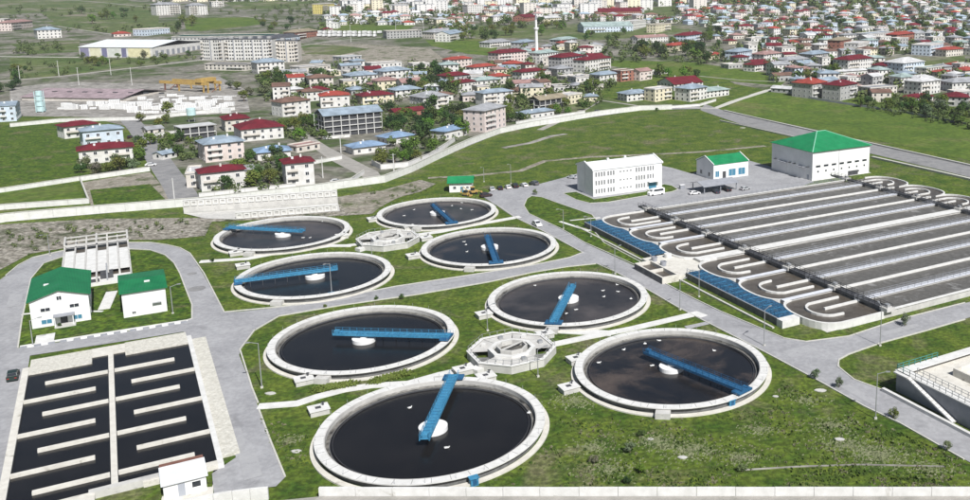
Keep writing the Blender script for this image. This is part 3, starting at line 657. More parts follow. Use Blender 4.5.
def wallbox(mb, w, d, h, peak=0, axis='x'):
    mb.box(0, 0, -.5, w, d, h)
    if peak:
        if axis == 'x':
            for x in (0, w): mb.add([(x, 0, h), (x, d, h), (x, d / 2, h + peak)], [(0, 1, 2) if x else (2, 1, 0)])
        else:
            for y in (0, d): mb.add([(0, y, h), (w, y, h), (w / 2, y, h + peak)], [(0, 1, 2) if not y else (2, 1, 0)])
    return mb
_wm = {}
def window(parent, x, y, z, w, h, face='f', m='glass', fr=True, name='window'):
    """one window: frame with recessed-looking pane, face f(-y) l(-x) r(+x) b(+y)"""
    key = (round(w, 2), round(h, 2), m, fr)
    if key not in _wm:
        a = MB(); t = .08
        a.cur = 0; a.box(-w / 2, -.03, 0, w / 2, .02, h); 
        if fr:
            a.cur = 1
            for b in ((-w / 2 - t, -.08, -t, -w / 2, .02, h + t), (w / 2, -.08, -t, w / 2 + t, .02, h + t), (-w / 2, -.08, -t, w / 2, .02, 0), (-w / 2, -.08, h, w / 2, .02, h + t), (-.04, -.06, 0, .04, -.03, h)): a.box(*b)
        _wm[key] = a.mesh('window', [M[m], M['frame']])
    o = obj(name, _wm[key], parent, (x, y, z), {'f': 0, 'r': R(90), 'b': R(180), 'l': R(-90)}[face]); return o
def box_part(t, name, m, *b, **k): a = MB(); a.box(*b); return part(name, a, m, t, **k)

def office():
    w, d, h = 30.0, 13.5, 10.0
    t = thing('office_building', 'white three-storey office building with narrow windows and a blue entrance', 'office building', S(81.5, 122.0), SA)
    a = MB(); wallbox(a, w, d, h, 2.0); part('wall', a, M['white'], t)
    a = MB(); gable(a, w, d, h, 2.0, .25); part('roof', a, M['roofwhite'], t)
    for x in (-.35, w - .15):
        a = MB(); P = [(x, -.4), (x + .5, -.4)]
        a.add([(x, -.45, h - .1), (x + .5, -.45, h - .1), (x + .5, d / 2, h + 1.95), (x, d / 2, h + 1.95), (x, -.45, h + .5), (x + .5, -.45, h + .5), (x + .5, d / 2, h + 2.7), (x, d / 2, h + 2.7)], [(0, 3, 2, 1), (4, 5, 6, 7), (0, 1, 5, 4), (1, 2, 6, 5), (3, 7, 6, 2), (0, 4, 7, 3)])
        a.add([(x, d / 2, h + 1.95), (x + .5, d / 2, h + 1.95), (x + .5, d + .45, h - .1), (x, d + .45, h - .1), (x, d / 2, h + 2.7), (x + .5, d / 2, h + 2.7), (x + .5, d + .45, h + .5), (x, d + .45, h + .5)], [(0, 3, 2, 1), (4, 5, 6, 7), (1, 2, 6, 5), (2, 3, 7, 6), (0, 4, 7, 3)])
        part('gable_parapet', a, M['white'], t)
    box_part(t, 'corner_pilaster', M['frame'], -.12, d / 2 - .25, 0, -.02, d / 2 + .25, h + 1.9)
    for (x, y) in ((9, 5.5), (17, 6.5)): box_part(t, 'chimney', M['white'], x, y, h + 1.2, x + .8, y + .8, h + 3.0)
    for fl in range(3):
        z = 1.2 + fl * 3.2
        for x0, n in ((1.3, 7), (18.6, 7)):
            for j in range(n):
                if fl == 0 and x0 > 10 and j >= 4: continue
                window(t, x0 + j * 1.15 + (.5 if j > 3 else 0), 0, z, .55, 1.7)
        for j in range(4): window(t, 11.6 + j * 1.5, 0, z + .7, .6, .5)
        for x in (3, 8, 13, 18, 23, 27): window(t, x, d, z, 1.2, 1.4, 'b')
        for y in (3.2, 9.9): window(t, w, y, z, 1.1, 1.4, 'r')
    a = MB(); a.box(24.0, -.12, .1, 27.4, -.02, 3.0); part('entrance', a, M['bglass'], t)
    box_part(t, 'entrance_canopy', M['frame'], 23.4, -1.8, 3.15, 28.2, -.02, 3.3)
    box_part(t, 'step', M['kerb'], 23.0, -2.4, 0, 28.6, -.02, .3)
    box_part(t, 'plinth', M['conc'], -.5, -.5, -.3, w + .5, d + .5, .1)
office()
def hall():
    w, d, h = 31.0, 26.5, 11.8
    t = thing('process_hall', 'large white hall with bright green pyramid roof behind the aeration basin', 'hall', S(169.5, 100.7), SA)
    a = MB(); wallbox(a, w, d, h); part('wall', a, M['white'], t)
    a = MB(); hip(a, w, w * .0 + d, h, 5.6, .7); part('roof', a, M['green'], t)
    a = MB(); k = d / 2 + .7; a.bar((-.7, -.7, h + .2), (k - .7, k - .7, h + 5.65), .35, .2); a.bar((w + .7, -.7, h + .2), (w + .7 - k, k - .7, h + 5.65), .35, .2); a.bar((k - .7, k - .7, h + 5.65), (w + .7 - k, k - .7, h + 5.65), .35, .2)
    part('ridge_cap', a, M['ridge'], t)
    box_part(t, 'wall_recess', M['dark'], w * .62, -.06, 0, w * .80, -.01, 2.0)
    for j in range(7):
        window(t, 3 + j * 4.2, 0, 5.3, 2.4, .8, fr=False); window(t, 3 + j * 4.2, 0, 3.2, .8, .7, fr=False)
    for x in (10, 25): window(t, x, 0, 1.2, .8, .6, fr=False)
    for y, ww in ((6.5, 3.4), (18.5, 4.2)):
        box_part(t, 'door', M['frame'], -.1, y - ww / 2, 0, -.01, y + ww / 2, 4.6); box_part(t, 'door_canopy', M['gconc'], -1.6, y - ww / 2 - .5, 5.0, -.01, y + ww / 2 + .5, 5.15)
    for y in (2.5, 11, 14, 23.5): box_part(t, 'wall_bracket', M['dark'], -1.0, y - .5, 5.3, -.01, y + .5, 5.5)
    box_part(t, 'door', M['door'], -.08, 2.0, 0, -.01, 3.2, 2.2)
    box_part(t, 'downpipe', M['frame'], -.15, -.15, 0, -.01, -.01, h); box_part(t, 'downpipe', M['gconc'], w * .45, -.12, 0, w * .45 + .12, -.01, h)
    box_part(t, 'plinth', M['conc'], -.6, -.6, -.3, w + .6, d + .6, .12)
hall()
def workshop():
    w, d, h = 17.4, 12.5, 6.2
    t = thing('workshop', 'small white workshop with green gable roof and blue windows behind the canopy', 'workshop', S(136.3, 122.6), SA)
    a = MB(); wallbox(a, w, d, h, 2.5); part('wall', a, M['white'], t)
    a = MB(); gable(a, w, d, h, 2.5, .2); part('roof', a, M['green'], t)
    for x in (-.25, w - .1): 
        a = MB(); a.bar((x + .17, -.3, h + .25), (x + .17, d / 2, h + 2.9), .35, .35); a.bar((x + .17, d / 2, h + 2.9), (x + .17, d + .3, h + .25), .35, .35); part('gable_parapet', a, M['white'], t)
    window(t, 1.8, 0, 1.2, 1.8, 2.4, m='bglass'); window(t, 9.2, 0, 1.0, 3.4, 2.8, m='bglass'); window(t, 14.0, 0, 1.0, 3.4, 2.8, m='bglass')
    box_part(t, 'door', M['dark'], 4.4, -.08, 0, 6.0, -.01, 3.2); box_part(t, 'door_surround', M['frame'], 4.0, -.14, 0, 4.35, -.01, 3.5); box_part(t, 'door_surround', M['frame'], 6.05, -.14, 0, 6.4, -.01, 3.5)
    for y in (3, 9): window(t, 0, y, 1.2, 1.4, 1.6, 'l')
    for x in (4, 10, 16): window(t, x, d, 1.2, 1.6, 1.4, 'b')
workshop()
def canopy():
    w, d, h = 15.5, 8.5, 2.9
    t = thing('parking_canopy', 'dark grey-blue parking canopy on posts in front of the green-roofed workshop', 'canopy', S(119.0, 103.6), SA)
    a = MB(); gable(a, w, d, h, 1.3, .5); part('roof', a, M['gconc'], t)
    for x in (.3, w / 2, w - .3):
        for y in (.3, d - .3): box_part(t, 'post', M['gconc'], x - .15, y - .15, 0, x + .15, y + .15, h + .05)
canopy()
ribbon('dirt_track', [(742, 470.5), (800, 467), (860, 465), (945, 467)], .28, M['yard'], 0)
def hut():
    p = G(449.5, 192.5)
    t = thing('green_roofed_hut', 'tiny white hut with bright green roof beside the farthest middle tank', 'hut', (p.x, p.y, 0), R(8))
    a = MB(); wallbox(a, 8.4, 6.5, 3.6, 1.9); part('wall', a, M['white'], t)
    a = MB(); gable(a, 8.4, 6.5, 3.6, 1.9, .8); part('roof', a, M['green'], t)
    window(t, 2.0, 0, 1.3, 1.0, 1.0); box_part(t, 'door', M['bglass'], 4.2, -.08, 0, 5.3, -.01, 2.1); window(t, 6.8, 0, 1.4, .8, .8)
hut()
def gate_houses():
    w, d, h = 11.6, 19.5, 6.6
    t = thing('control_house', 'white two-storey house with green gable facing the basin, left of its smaller twin', 'house', S(-89.3, 72.4), SA)
    a = MB(); wallbox(a, w, d, h, 2.0, 'y'); part('wall', a, M['white'], t)
    a = MB(); gable(a, w, d, h, 2.0, .55, 'y'); part('roof', a, M['green_d'], t)
    box_part(t, 'roof_vent', M['frame'], 2.6, 8, 7.7, 4.0, 8.7, 8.1)
    window(t, w / 2, 0, 6.2, .9, .9); window(t, 2.9, 0, 3.9, 1.8, .8); window(t, 8.6, 0, 3.9, 1.8, .8)
    window(t, 2.9, 0, .9, 2.0, 1.0, m='bglass'); window(t, 9.0, 0, .9, 1.7, 1.0, m='bglass')
    box_part(t, 'porch_slab', M['conc'], 4.4, -2.6, 0, 8.6, -.02, .45); box_part(t, 'porch_roof', M['gconc'], 4.3, -2.3, 2.7, 8.5, -.02, 2.85)
    for x in (4.5, 8.1): box_part(t, 'porch_post', M['frame'], x, -2.2, .45, x + .18, -2.0, 2.7)
    box_part(t, 'door', M['dark'], 5.6, -.08, .45, 7.0, -.01, 2.5)
    for y in (4, 9, 14): window(t, w, y, 1.0, 1.4, 1.2, 'r'); window(t, w, y, 4.1, 1.4, 1.0, 'r'); window(t, 0, y, 1.0, 1.4, 1.2, 'l')
    box_part(t, 'plinth', M['conc_y'], -1.0, -1.0, -.3, w + 1.2, d + .8, .12)
    w, d, h = 9.2, 15.5, 6.2
    t = thing('blower_house', 'windowless white block house with flat green roof, right of the two-storey gabled house', 'house', S(-71.0, 69.4), SA)
    a = MB(); wallbox(a, w, d, h, .9); part('wall', a, M['white'], t)
    a = MB(); gable(a, w, d, h, .9, .5); part('roof', a, M['green_d'], t)
    box_part(t, 'roof_vent', M['frame'], 5, 4.6, 6.8, 6.2, 5.3, 7.2)
    box_part(t, 'door', M['frame'], 6.4, -.08, .1, 7.9, -.01, 2.6); box_part(t, 'door_canopy', M['steel'], 6.2, -.9, 2.9, 8.1, -.02, 3.0)
    window(t, 2.2, 0, .9, .7, .5); window(t, w, 5, 1.5, 1.3, 1.0, 'r')
    box_part(t, 'plinth', M['conc_y'], -.9, -1.0, -.3, w + 1.0, d + .6, .14)
gate_houses()
def screens():
    t = thing('screen_channels', 'raised pale concrete inlet channels with posts and beams behind the two green-roofed houses', 'inlet works', S(0, 0), SA)
    c = [G(63, 272), G(89, 288), G(131, 270), G(126, 240), G(70, 246)]
    def uv(px, py, z=0):
        p = G(px, py, z); x, y = p.x - SO[0], p.y - SO[1]; return x * math.cos(SA) + y * math.sin(SA), -x * math.sin(SA) + y * math.cos(SA)
    u0, u1 = -84.5, -68.5; v0 = uv(100, 286)[1]; v1 = uv(98, 244)[1]
    a = MB(); a.box(u0, v0, -.3, u1, v1, .9); part('base_slab', a, M['conc_l'], t)
    n = 6
    for j in range(n + 1):
        u = u0 + (u1 - u0) * j / n; a = MB(); a.box(u - .2, v0 + (0 if j % 3 == 0 else 6), .9, u + .2, v1, 2.3); part('channel_wall', a, M['conc'], t)
    for v in (v1 - .2, v1 - 5, v1 - 10):
        a = MB(); a.box(u0, v - .25, 2.9, u1, v + .25, 3.2); part('beam', a, M['conc'], t)
        for j in (0, 2, 4, 6): u = u0 + (u1 - u0) * j / 6; box_part(t, 'post', M['conc'], u - .22, v - .22, .9, u + .22, v + .22, 2.9)
    for j, k in ((0, 0), (3, 0), (6, 0)): u = u0 + (u1 - u0) * j / 6; box_part(t, 'beam', M['conc'], u - .25, v1 - 10, 3.19, u + .25, v1, 3.5)
    for j in range(n):
        u = u0 + (u1 - u0) * (j + .5) / n; box_part(t, 'cover_slab', M['conc_l'], u - 1.1, v0 + 7.5, 2.0, u + 1.1, v1 - 13.5 - (j % 2) * 3, 2.15); box_part(t, 'cover_slab', M['conc'], u - 1.1, v1 - 9.5, 2.0, u + 1.1, v1 - 5.4, 2.15); box_part(t, 'channel_water', M['liquor_d'], u - 1.1, v0 + 6.4, .9, u + 1.1, v1 - .6, 1.1)
    for v in (v0 + 3.2, v0 + 6.4):
        box_part(t, 'machine', M['dark'], u1 - 7.2, v, .9, u1 - 4.2, v + 1.3, 2.1)
        a = MB(); a.bar((u1 - 5.6, v - 2, 1.0), (u1 - 5.6, v + 3, 3.4), .35); part('screen_conveyor', a, M['steel'], t)
    box_part(t, 'machine', M['dark'], u0 + 5.4, v0 + 1.0, .9, u0 + 8.6, v0 + 1.8, 1.6)
    for sd, uu in ((0, u0), (1, u1)):
        a = MB()
        for j in range(16): y = v0 + (v1 - v0) * j / 15; a.box(uu - .04, y - .04, .9, uu + .04, y + .04, 3.3 if j % 5 == 0 else 2.0)
        a.bar((uu, v0, 2.0), (uu, v1, 2.0), .06); part('railing', a, M['steel'], t)
screens()
def pump_station():
    t = thing('thickener_tank', 'tall grey concrete tank with teal railing and sloping white stair at the right edge', 'concrete tank', S(0, 0), SA)
    u0, u1, v0, v1, H = 58.6, 88.0, -92.0, -56.0, 4.3
    a = MB(); a.line([(u0, v0), (u1, v0), (u1, v1), (u0, v1)], .7, -.5, H, True); part('tank_wall', a, M['gconc'], t)
    a = MB(); a.line([(u0 + .5, v0 + .5), (u1 - .5, v0 + .5), (u1 - .5, v1 - .5), (u0 + .5, v1 - .5)], 2.2, H - .04, H + .16, True); part('walkway_slab', a, M['conc_l'], t)
    box_part(t, 'tank_floor', M['conc_y'], u0 + .4, v0 + .4, -.2, u1 - .4, v1 - .4, 3.4)
    a = MB(); a.line([(u0 + 9, v0 + 6), (u1 - 4, v0 + 6), (u1 - 4, v1 - 6), (u0 + 9, v1 - 6)], .5, 3.4, H + .7, True); part('inner_wall', a, M['conc_y'], t)
    def rail(P, m, nm='railing'):
        a = MB()
        for p, q in zip(P, P[1:]):
            n = max(1, int((Vector(q) - Vector(p)).length / 1.5))
            for j in range(n + 1): x, y = p[0] + (q[0] - p[0]) * j / n, p[1] + (q[1] - p[1]) * j / n; a.box(x - .05, y - .05, H + .16, x + .05, y + .05, H + 1.3)
            for z in (.75, 1.3): a.bar((*p, H + z), (*q, H + z), .07)
        part(nm, a, m, t)
    rail([(u0 - .3, v1 - 3), (u0 - .3, v1 + .3), (u0 + 11, v1 + .3)], M['teal']); rail([(u0 - .3, v0), (u0 - .3, v1 - 3)], M['steel']); rail([(u0 + 1.8, v0 + 2), (u0 + 1.8, v1 - 3)], M['steel'])
    a = MB(); a.bar((u0 - .9, v1 - 3.4, H), (u0 - 1.1, v1 - 15, .2), 1.0, .3); part('stair', a, M['conc_l'], t)
    a = MB()
    for j in range(14): k = j / 13; a.box(u0 - 1.4, v1 - 3.4 - 11.6 * k - .12, H + .12 - 4.1 * k, u0 - .45, v1 - 3.4 - 11.6 * k + .12, H + .2 - 4.1 * k)
    part('stair_tread', a, M['conc'], t)
    box_part(t, 'landing', M['conc_l'], u0 - 1.5, v1 - 3.4, H - .1, u0 - .36, v1 + .1, H + .16)
    k = thing('kerb_wall', 'low white kerb wall along the road below the grey tank', 'low wall', S(0, 0), SA)
    box_part(k, 'wall', M['conc_l'], 55.6, -92, -.3, 56.3, -54.4, .75)
pump_station()

# ---------------------------------------------------------------- walls round the plant
def seg_wall(name, label, cat, pts, h, w, m, step=6.0, cope=True, group=None, world=False):
    P = [Vector(p) if world else G(*p) for p in pts]; t = thing(name, label, cat, (P[0].x, P[0].y, terrain(*P[0][:2])), group=group); O = P[0].copy(); O.z = terrain(*P[0][:2]); n = 0
    for a, b in zip(P, P[1:]):
        L = (b - a).xy.length; k = max(1, round(L / step)); d = (b - a) / k
        for j in range(k):
            p, q = a + d * j, a + d * (j + 1); e = d.xy.normalized() * .03; zp = max(terrain(*p[:2]), terrain(*q[:2])) - O.z
            mb = MB(); mb.line([(p.x - O.x + e.x, p.y - O.y + e.y), (q.x - O.x - e.x, q.y - O.y - e.y)], w, zp - 1.2, zp + h + random.uniform(-.03, .03)); part('wall_panel', mb, m, t)
            if cope: mb = MB(); mb.line([(p.x - O.x, p.y - O.y), (q.x - O.x, q.y - O.y)], w + .25, zp + h + .031, zp + h + .16); part('coping', mb, M['kerb'], t)
    return t
seg_wall('boundary_wall', 'long white concrete wall curving across the picture between the plant and the town road', 'wall', [(-60, 232), (5, 222), (30, 219.5), (100, 213.5), (200, 205.3), (300, 194), (385, 182.3), (412, 172), (440, 158.3), (470, 144.5), (500, 133.3), (530, 127), (560, 122.2), (600, 115.5), (640, 110.3), (672, 109.3)], 2.9, .5, M['perim'], 8)
seg_wall('front_wall', 'low white wall running along the bottom edge of the picture', 'wall', [(-54.5, 130.0, 0), (-20, 130.0, 0), (90, 130.0, 0)], 2.05, .45, M['perim'], 6, False, world=True)
seg_wall('front_wall', 'white wall bending away from the bottom wall toward the pump cabin', 'wall', [tuple(G(x, y, 2.0)[:2]) + (0,) for x, y in ((130, 514), (180, 501), (213, 494.5), (232, 491.3), (250, 489), (268, 487.4))], 2.05, .45, M['perim'], 4, False, world=True)
sheet('cabin_pad', [(162, 497), (172, 490), (212, 487), (215, 455), (225, 452), (238, 452), (214, 462), (213, 500), (180, 504), (160, 506)], M['conc_y'], .03)
sheet('road', [(-100, 96, 0), (100, 96, 0), (100, 129.7, 0), (-54, 129.7, 0), (-66, 127.5, 0), (-84, 117, 0), (-100, 108, 0)], M['gravel'], .3, world=True, thick=.45)
def crib():
    t = thing('retaining_wall', 'stepped pale retaining wall of square coffered panels above the farthest left tank', 'retaining wall', (0, 0, 0))
    pm = None
    for tier, (p0, p1) in enumerate((((184, 213.5), (338, 203)), ((236, 219.5), (338, 211)))):
        a, b = G(*p0), G(*p1); L = (b - a).length; d = (b - a).normalized(); n = int(L / 2.2); an = math.atan2(d.y, d.x); nn = Vector((d.y, -d.x, 0))
        z0 = 2.4 if tier == 0 else 0.0
        mb = MB(); mb.line([a[:2], b[:2]], .6, -.5, z0 + 2.3); part('backing_wall', mb, M['conc'], t)
        mb = MB(); mb.line([a[:2], b[:2]], 1.0, z0 + 2.301, z0 + 2.55); part('coping', mb, M['conc_l'], t)
        if pm is None:
            q = MB(); q.ring(.55, .95, 0, .25, 4); me = q.mesh('panel', M['conc_l'])
            for v in me.vertices: x, y, z = v.co; c, s = math.cos(R(45)), math.sin(R(45)); X, Y = x * c - y * s, x * s + y * c; v.co = (X * 1.35, -z, Y * 1.35)
            pm = me
        for j in range(n):
            p = a + d * (L * (j + .5) / n) + nn * .3; o = obj('panel', pm, t, (p.x, p.y, z0 + 1.2), an)
crib()
sheet('terrace', [(184, 214), (338, 203.5), (340, 211.5), (236, 220), (205, 219)], M['conc'], .2)
seg_wall('plot_wall', 'pale low wall along the back of the green plot at the left edge', 'wall', [(-40, 198), (5, 192), (80, 180.5)], 1.7, .3, M['perim'], 6, group='low plot walls at the left edge')
seg_wall('plot_wall', 'pale low wall along the front of the green plot at the left edge', 'wall', [(-40, 214), (5, 209.5), (89, 203.5)], 1.9, .3, M['perim'], 6, group='low plot walls at the left edge')
seg_wall('plot_wall', 'short white wall closing the right side of the green plot', 'wall', [(80, 180.5), (89, 203.5)], 1.5, .3, M['perim'], 6)
seg_wall('garden_wall', 'white garden wall in front of the red-roofed house and its bushes', 'wall', [(81, 181), (150, 171)], 1.9, .3, M['perim'], 6)
seg_wall('garden_wall', 'white garden wall under the two red-roofed houses above the boundary wall', 'wall', [(199, 198), (245, 193), (296, 188)], 1.8, .3, M['perim'], 6)
seg_wall('garden_wall', 'pale wall in front of the small vacant plot beside the lane', 'wall', [(317, 189), (352, 182), (364, 174)], 1.7, .3, M['perim'], 5)
seg_wall('garden_wall', 'pale wall behind the small vacant plot beside the lane', 'wall', [(314, 164), (342, 159)], 1.6, .3, M['perim'], 5)
seg_wall('garden_wall', 'curved cream wall enclosing the trees around the twin blue-roofed cottages', 'wall', [(372, 165), (381, 169.5), (408, 167), (430, 158), (447, 147), (455, 141)], 2.2, .3, M['perim'], 5)
seg_wall('garden_wall', 'pale wall beneath the long blue-roofed open block', 'wall', [(322, 139.5), (350, 137)], 1.5, .3, M['perim'], 5)
seg_wall('garden_wall', 'cream wall between the street and the orchard of the unfinished grey house', 'wall', [(150, 137), (181, 133)], 1.6, .3, M['perim'], 5)
seg_wall('yard_wall', 'long pale wall along the near side of the block yard', 'wall', [(10, 127), (60, 122), (140, 120), (235, 110)], 2.0, .4, M['perim'], 12)
seg_wall('garden_wall', 'pale wall along the road under the tan-roofed open house', 'wall', [(516, 124), (545, 119), (585, 113)], 1.4, .3, M['perim'], 6)
seg_wall('garden_wall', 'bright white wall in front of the pale blue-roofed corner houses', 'wall', [(667, 108.5), (700, 106), (716, 101)], 1.4, .3, M['perim'], 6)
seg_wall('field_wall', 'low grey wall along the far edge of the big green field', 'wall', [(793, 96), (830, 102), (905, 113), (1000, 131)], 1.2, .3, M['gconc'], 10, False)

# ---------------------------------------------------------------- lamps and poles
def lamp_mesh(h, arm=1.6):
    a = MB(); a.cyl(0, 0, 0, h, .12, .07, 8); a.bar((0, 0, h - .1), (arm, 0, h + .35), .09); return a.mesh('pole', M['steel'])
def lamp(p, h, label, az, name='street_lamp', group='street lamps of the plant'):
    w = G(*p); t = thing(name, label, 'street lamp', (w.x, w.y, terrain(w.x, w.y)), az, group)
    obj('pole', lamp_mesh(h), t); a = MB(); a.box(1.5, -.16, h + .27, 2.3, .16, h + .42); part('lamp_head', a, M['steel'], t); a = MB(); a.box(1.6, -.12, h + .23, 2.2, .12, h + .268); part('lens', a, M['lamp'], t)
    a = MB(); a.box(-.25, -.25, -.2, .25, .25, .35); part('base_block', a, M['kerb'], t)
for p, h, az, lb in (((880, 346), 9.3, 100, 'tall lamp post on the lawn beside the aeration basin corner'), ((875.5, 419), 9.0, 0, 'lamp post with short arm on the lawn left of the grey tank'),
                     ((764, 346), 8.5, 45, 'lamp post between the lower right tank and the main road'), ((680, 310), 7.5, 45, 'lamp post at the footpath end above the lower right tank'),
                     ((615, 274), 7.5, 45, 'lamp post at the road fork above the half brown tank'), ((563.5, 229), 6.5, 200, 'lamp post on the long lawn near the white car'),
                     ((591, 237), 6.5, 200, 'lamp post beside the far end of the blue grating'), ((484, 182), 6, 250, 'lamp post behind the parked cars near the hut'),
                     ((511, 184), 8, 250, 'tall lamp post at the middle of the car park edge'), ((262, 388), 9.5, 200, 'leaning-looking lamp post on the grass left of the middle left tank'),
                     ((487.6, 331), 6, 30, 'slim lamp post on the lawn between half brown tank and octagon'), ((538, 377), 6, 30, 'slim lamp post on the lawn under the octagonal chamber'),
                     ((173, 314), 7, 30, 'lamp post on the lawn right of the windowless white house'), ((50, 256), 6.5, 250, 'lamp post on the far curve of the loop road'),
                     ((33, 346), 6, 30, 'lamp post before the two-storey gabled house'), ((372, 258), 5, 30, 'lamp post with arm on the lawn right of the second left tank'),
                     ((699, 297), 7, 200, 'lamp post on the narrow lawn between the road and the blue grating'), ((905, 200), 7, 250, 'lamp post behind the far footbridge of the basin'), ((332, 297), 9, 250, 'thin pale mast rising in front of the second left tank')):
    lamp(p, h, lb, R(az))
def pole(p, h, label, arms=1):
    w = G(*p); t = thing('utility_pole', label, 'utility pole', (w.x, w.y, terrain(w.x, w.y)), R(20), 'utility poles')
    a = MB(); a.cyl(0, 0, 0, h, .22, .13, 8); part('pole', a, M['conc_l'], t)
    for k in range(arms): a = MB(); a.box(-1.1, -.07, h - .6 - k * .9, 1.1, .07, h - .45 - k * .9); part('crossarm', a, M['steel'], t)
for p, h, lb in (((20, 80), 11, 'thick pale pole leftmost in the field before the block yard'), ((59, 76), 12, 'pale utility pole above the left end of the pink shed'), ((79, 85), 13, 'pale utility pole just behind the long pink shed'),
                 ((111, 75), 13, 'utility pole beside the road under the white warehouse'), ((132, 85), 13, 'utility pole behind the right part of the pink shed'), ((175, 205), 10, 'dark street pole at the foot of the sloping street'),
                 ((323, 178), 9, 'dark pole on the verge where the lane meets the wall road'), ((341, 153), 8, 'pole beside the lane opposite the twin blue-roofed cottages'), ((351, 42), 18, 'tall white mast at the green field edge'),
                 ((396, 33), 16, 'thin tall mast left of the dark modern hall'), ((424, 38), 16, 'thin tall mast right of the dark modern hall'), ((394, 172), 8, 'pole by the cream curved wall'), ((404, 80), 12, 'pole rising among the pale blue roofs'), ((315, 132), 10, 'pole at the top of the lane')):
    pole(p, h, lb)

# ---------------------------------------------------------------- vehicles
def car_meshes(L, W, H, van=False):
    a = MB(); hw = W / 2
    if van: prof = [(-L / 2, .35), (-L / 2, H * .97), (-L / 2 + .15, H), (L * .22, H), (L * .36, H * .62), (L / 2 - .05, H * .48), (L / 2, .35)]
    else: prof = [(-L / 2, .35), (-L / 2, H * .62), (-L * .42, H * .68), (-L * .33, H * .97), (-L * .05, H), (L * .10, H * .97), (L * .24, H * .66), (L * .47, H * .54), (L / 2, H * .40), (L / 2, .35)]
    n = len(prof)
    def yw(z): return hw if z < H * .7 else hw * .84
    vs = [(x, -yw(z), z) for x, z in prof] + [(x, yw(z), z) for x, z in prof]
    a.add(vs, [tuple(range(n)), tuple(range(2 * n - 1, n - 1, -1))] + [(i, i + n, (i + 1) % n + n, (i + 1) % n) for i in range(n)])
    body = a.mesh('body', M['paint'])
    g = MB()
    if van: g.add([(L * .235, -hw * .78, H * .93), (L * .235, hw * .78, H * .93), (L * .355, hw * .86, H * .64), (L * .355, -hw * .86, H * .64)], [(0, 3, 2, 1)]); zz = ((-.42, .2),)
    else:
        g.add([(L * .115, -hw * .76, H * .955), (L * .115, hw * .76, H * .955), (L * .245, hw * .84, H * .69), (L * .245, -hw * .84, H * .69)], [(0, 3, 2, 1)])
        g.add([(-L * .34, -hw * .76, H * .955), (-L * .34, hw * .76, H * .955), (-L * .42, hw * .84, H * .72), (-L * .42, -hw * .84, H * .72)], [(0, 1, 2, 3)]); zz = ((-.32, .12),)
    for v in g.v[:]: pass
    g.v = [(x + (.02 if x > 0 else -.02), y, z + .02) for x, y, z in g.v]
    for s in (-1, 1):
        for x0, x1 in zz: g.add([(L * x0, s * (hw + .01), H * .64), (L * x1 + .35, s * (hw + .01), H * .64), (L * x1, s * (hw * .86 + .02), H * .92), (L * x0 + .15, s * (hw * .86 + .02), H * .92)], [(0, 1, 2, 3) if s < 0 else (3, 2, 1, 0)])
    glass = g.mesh('glazing', M['glass'])
    w = MB(); r = .34 if not van else .38; k = 12
    for i in range(k): q = 2 * math.pi * i / k; w.v += [(r * math.cos(q), -.11, r * math.sin(q)), (r * math.cos(q), .11, r * math.sin(q))]
    w.f = [(2 * i, 2 * ((i + 1) % k), 2 * ((i + 1) % k) + 1, 2 * i + 1) for i in range(k)] + [tuple(range(0, 2 * k, 2))[::-1], tuple(range(1, 2 * k, 2))]; w.m = [0] * len(w.f)
    wheel = w.mesh('wheel', M['rubber'])
    h = MB(); h.box(-.03, -.18, 0, .03, .18, .14); hl = h.mesh('headlight', M['lamp']); tl = h.mesh('tail_light', M['redlamp'])
    return body, glass, wheel, hl, tl, L, W, H, r
CAR = car_meshes(4.4, 1.8, 1.45); VAN = car_meshes(6.6, 2.1, 2.6, True); SUV = car_meshes(4.6, 1.9, 1.75)
def vehicle(K, name, label, cat, p, az, color, group=None, z=None):
    b, g, w, hl, tl, L, W, H, r = K; q = G(*p); t = thing(name, label, cat, (q.x, q.y, terrain(q.x, q.y) + .05), az, group)
    obj('body', b, t, color=color); obj('glazing', g, t)
    for x in (-L * .31, L * .32):
        for y in (-W / 2 + .08, W / 2 - .08): obj('wheel', w, t, (x, y, r))
    for y in (-W * .33, W * .33): obj('headlight', hl, t, (L / 2 + .01, y, H * .36)); obj('tail_light', tl, t, (-L / 2 - .01, y, H * .45))
    return t
WH, BK, SV = (.78, .78, .78), (.02, .022, .025), (.35, .36, .38)
g_ = 'cars parked in the row by the hut'
for p, K, c, az, lb in (((486, 197), SUV, (.05, .03, .03), 35, 'dark maroon car nearest the tank at the car park corner'), ((492, 190.5), CAR, (.55, .58, .60), 110, 'silver-white car, first of the row beyond the maroon one'), ((500, 189.5), CAR, BK, 110, 'black car, second in the parked row'),
                        ((508, 188.5), CAR, WH, 115, 'white car in the middle of the parked row'), ((515, 187.5), SUV, BK, 115, 'black car right of the white one in the parked row'), ((524, 186.5), CAR, WH, 125, 'white car before the last in the parked row'), ((534, 185), SUV, (.12, .13, .14), 135, 'dark grey car at the right end of the parked row')):
    vehicle(K, 'parked_car', lb, 'car', p, R(az), c, g_)
vehicle(SUV, 'white_car', 'white car driving on the road right of the narrow-bridged tank', 'car', (537, 226), R(-60), WH)
vehicle(VAN, 'white_van', 'long white van parked in front of the office entrance', 'van', (656, 195), R(212), (.85, .85, .85))
vehicle(CAR, 'silver_car', 'silver car half hidden behind the office building', 'car', (572, 178.5), R(150), (.5, .52, .54))
vehicle(CAR, 'parked_car', 'white car parked at the left end of the dark canopy', 'car', (694.5, 194.5), R(25), WH)
vehicle(SUV, 'parked_car', 'black car under the dark canopy', 'car', (727, 191), R(110), BK); vehicle(CAR, 'parked_car', 'dark car under the canopy, left of the black one', 'car', (716, 193), R(110), (.04, .05, .07))
vehicle(CAR, 'parked_car', 'silver car just right of the dark canopy', 'car', (745, 190), R(40), (.45, .46, .47))
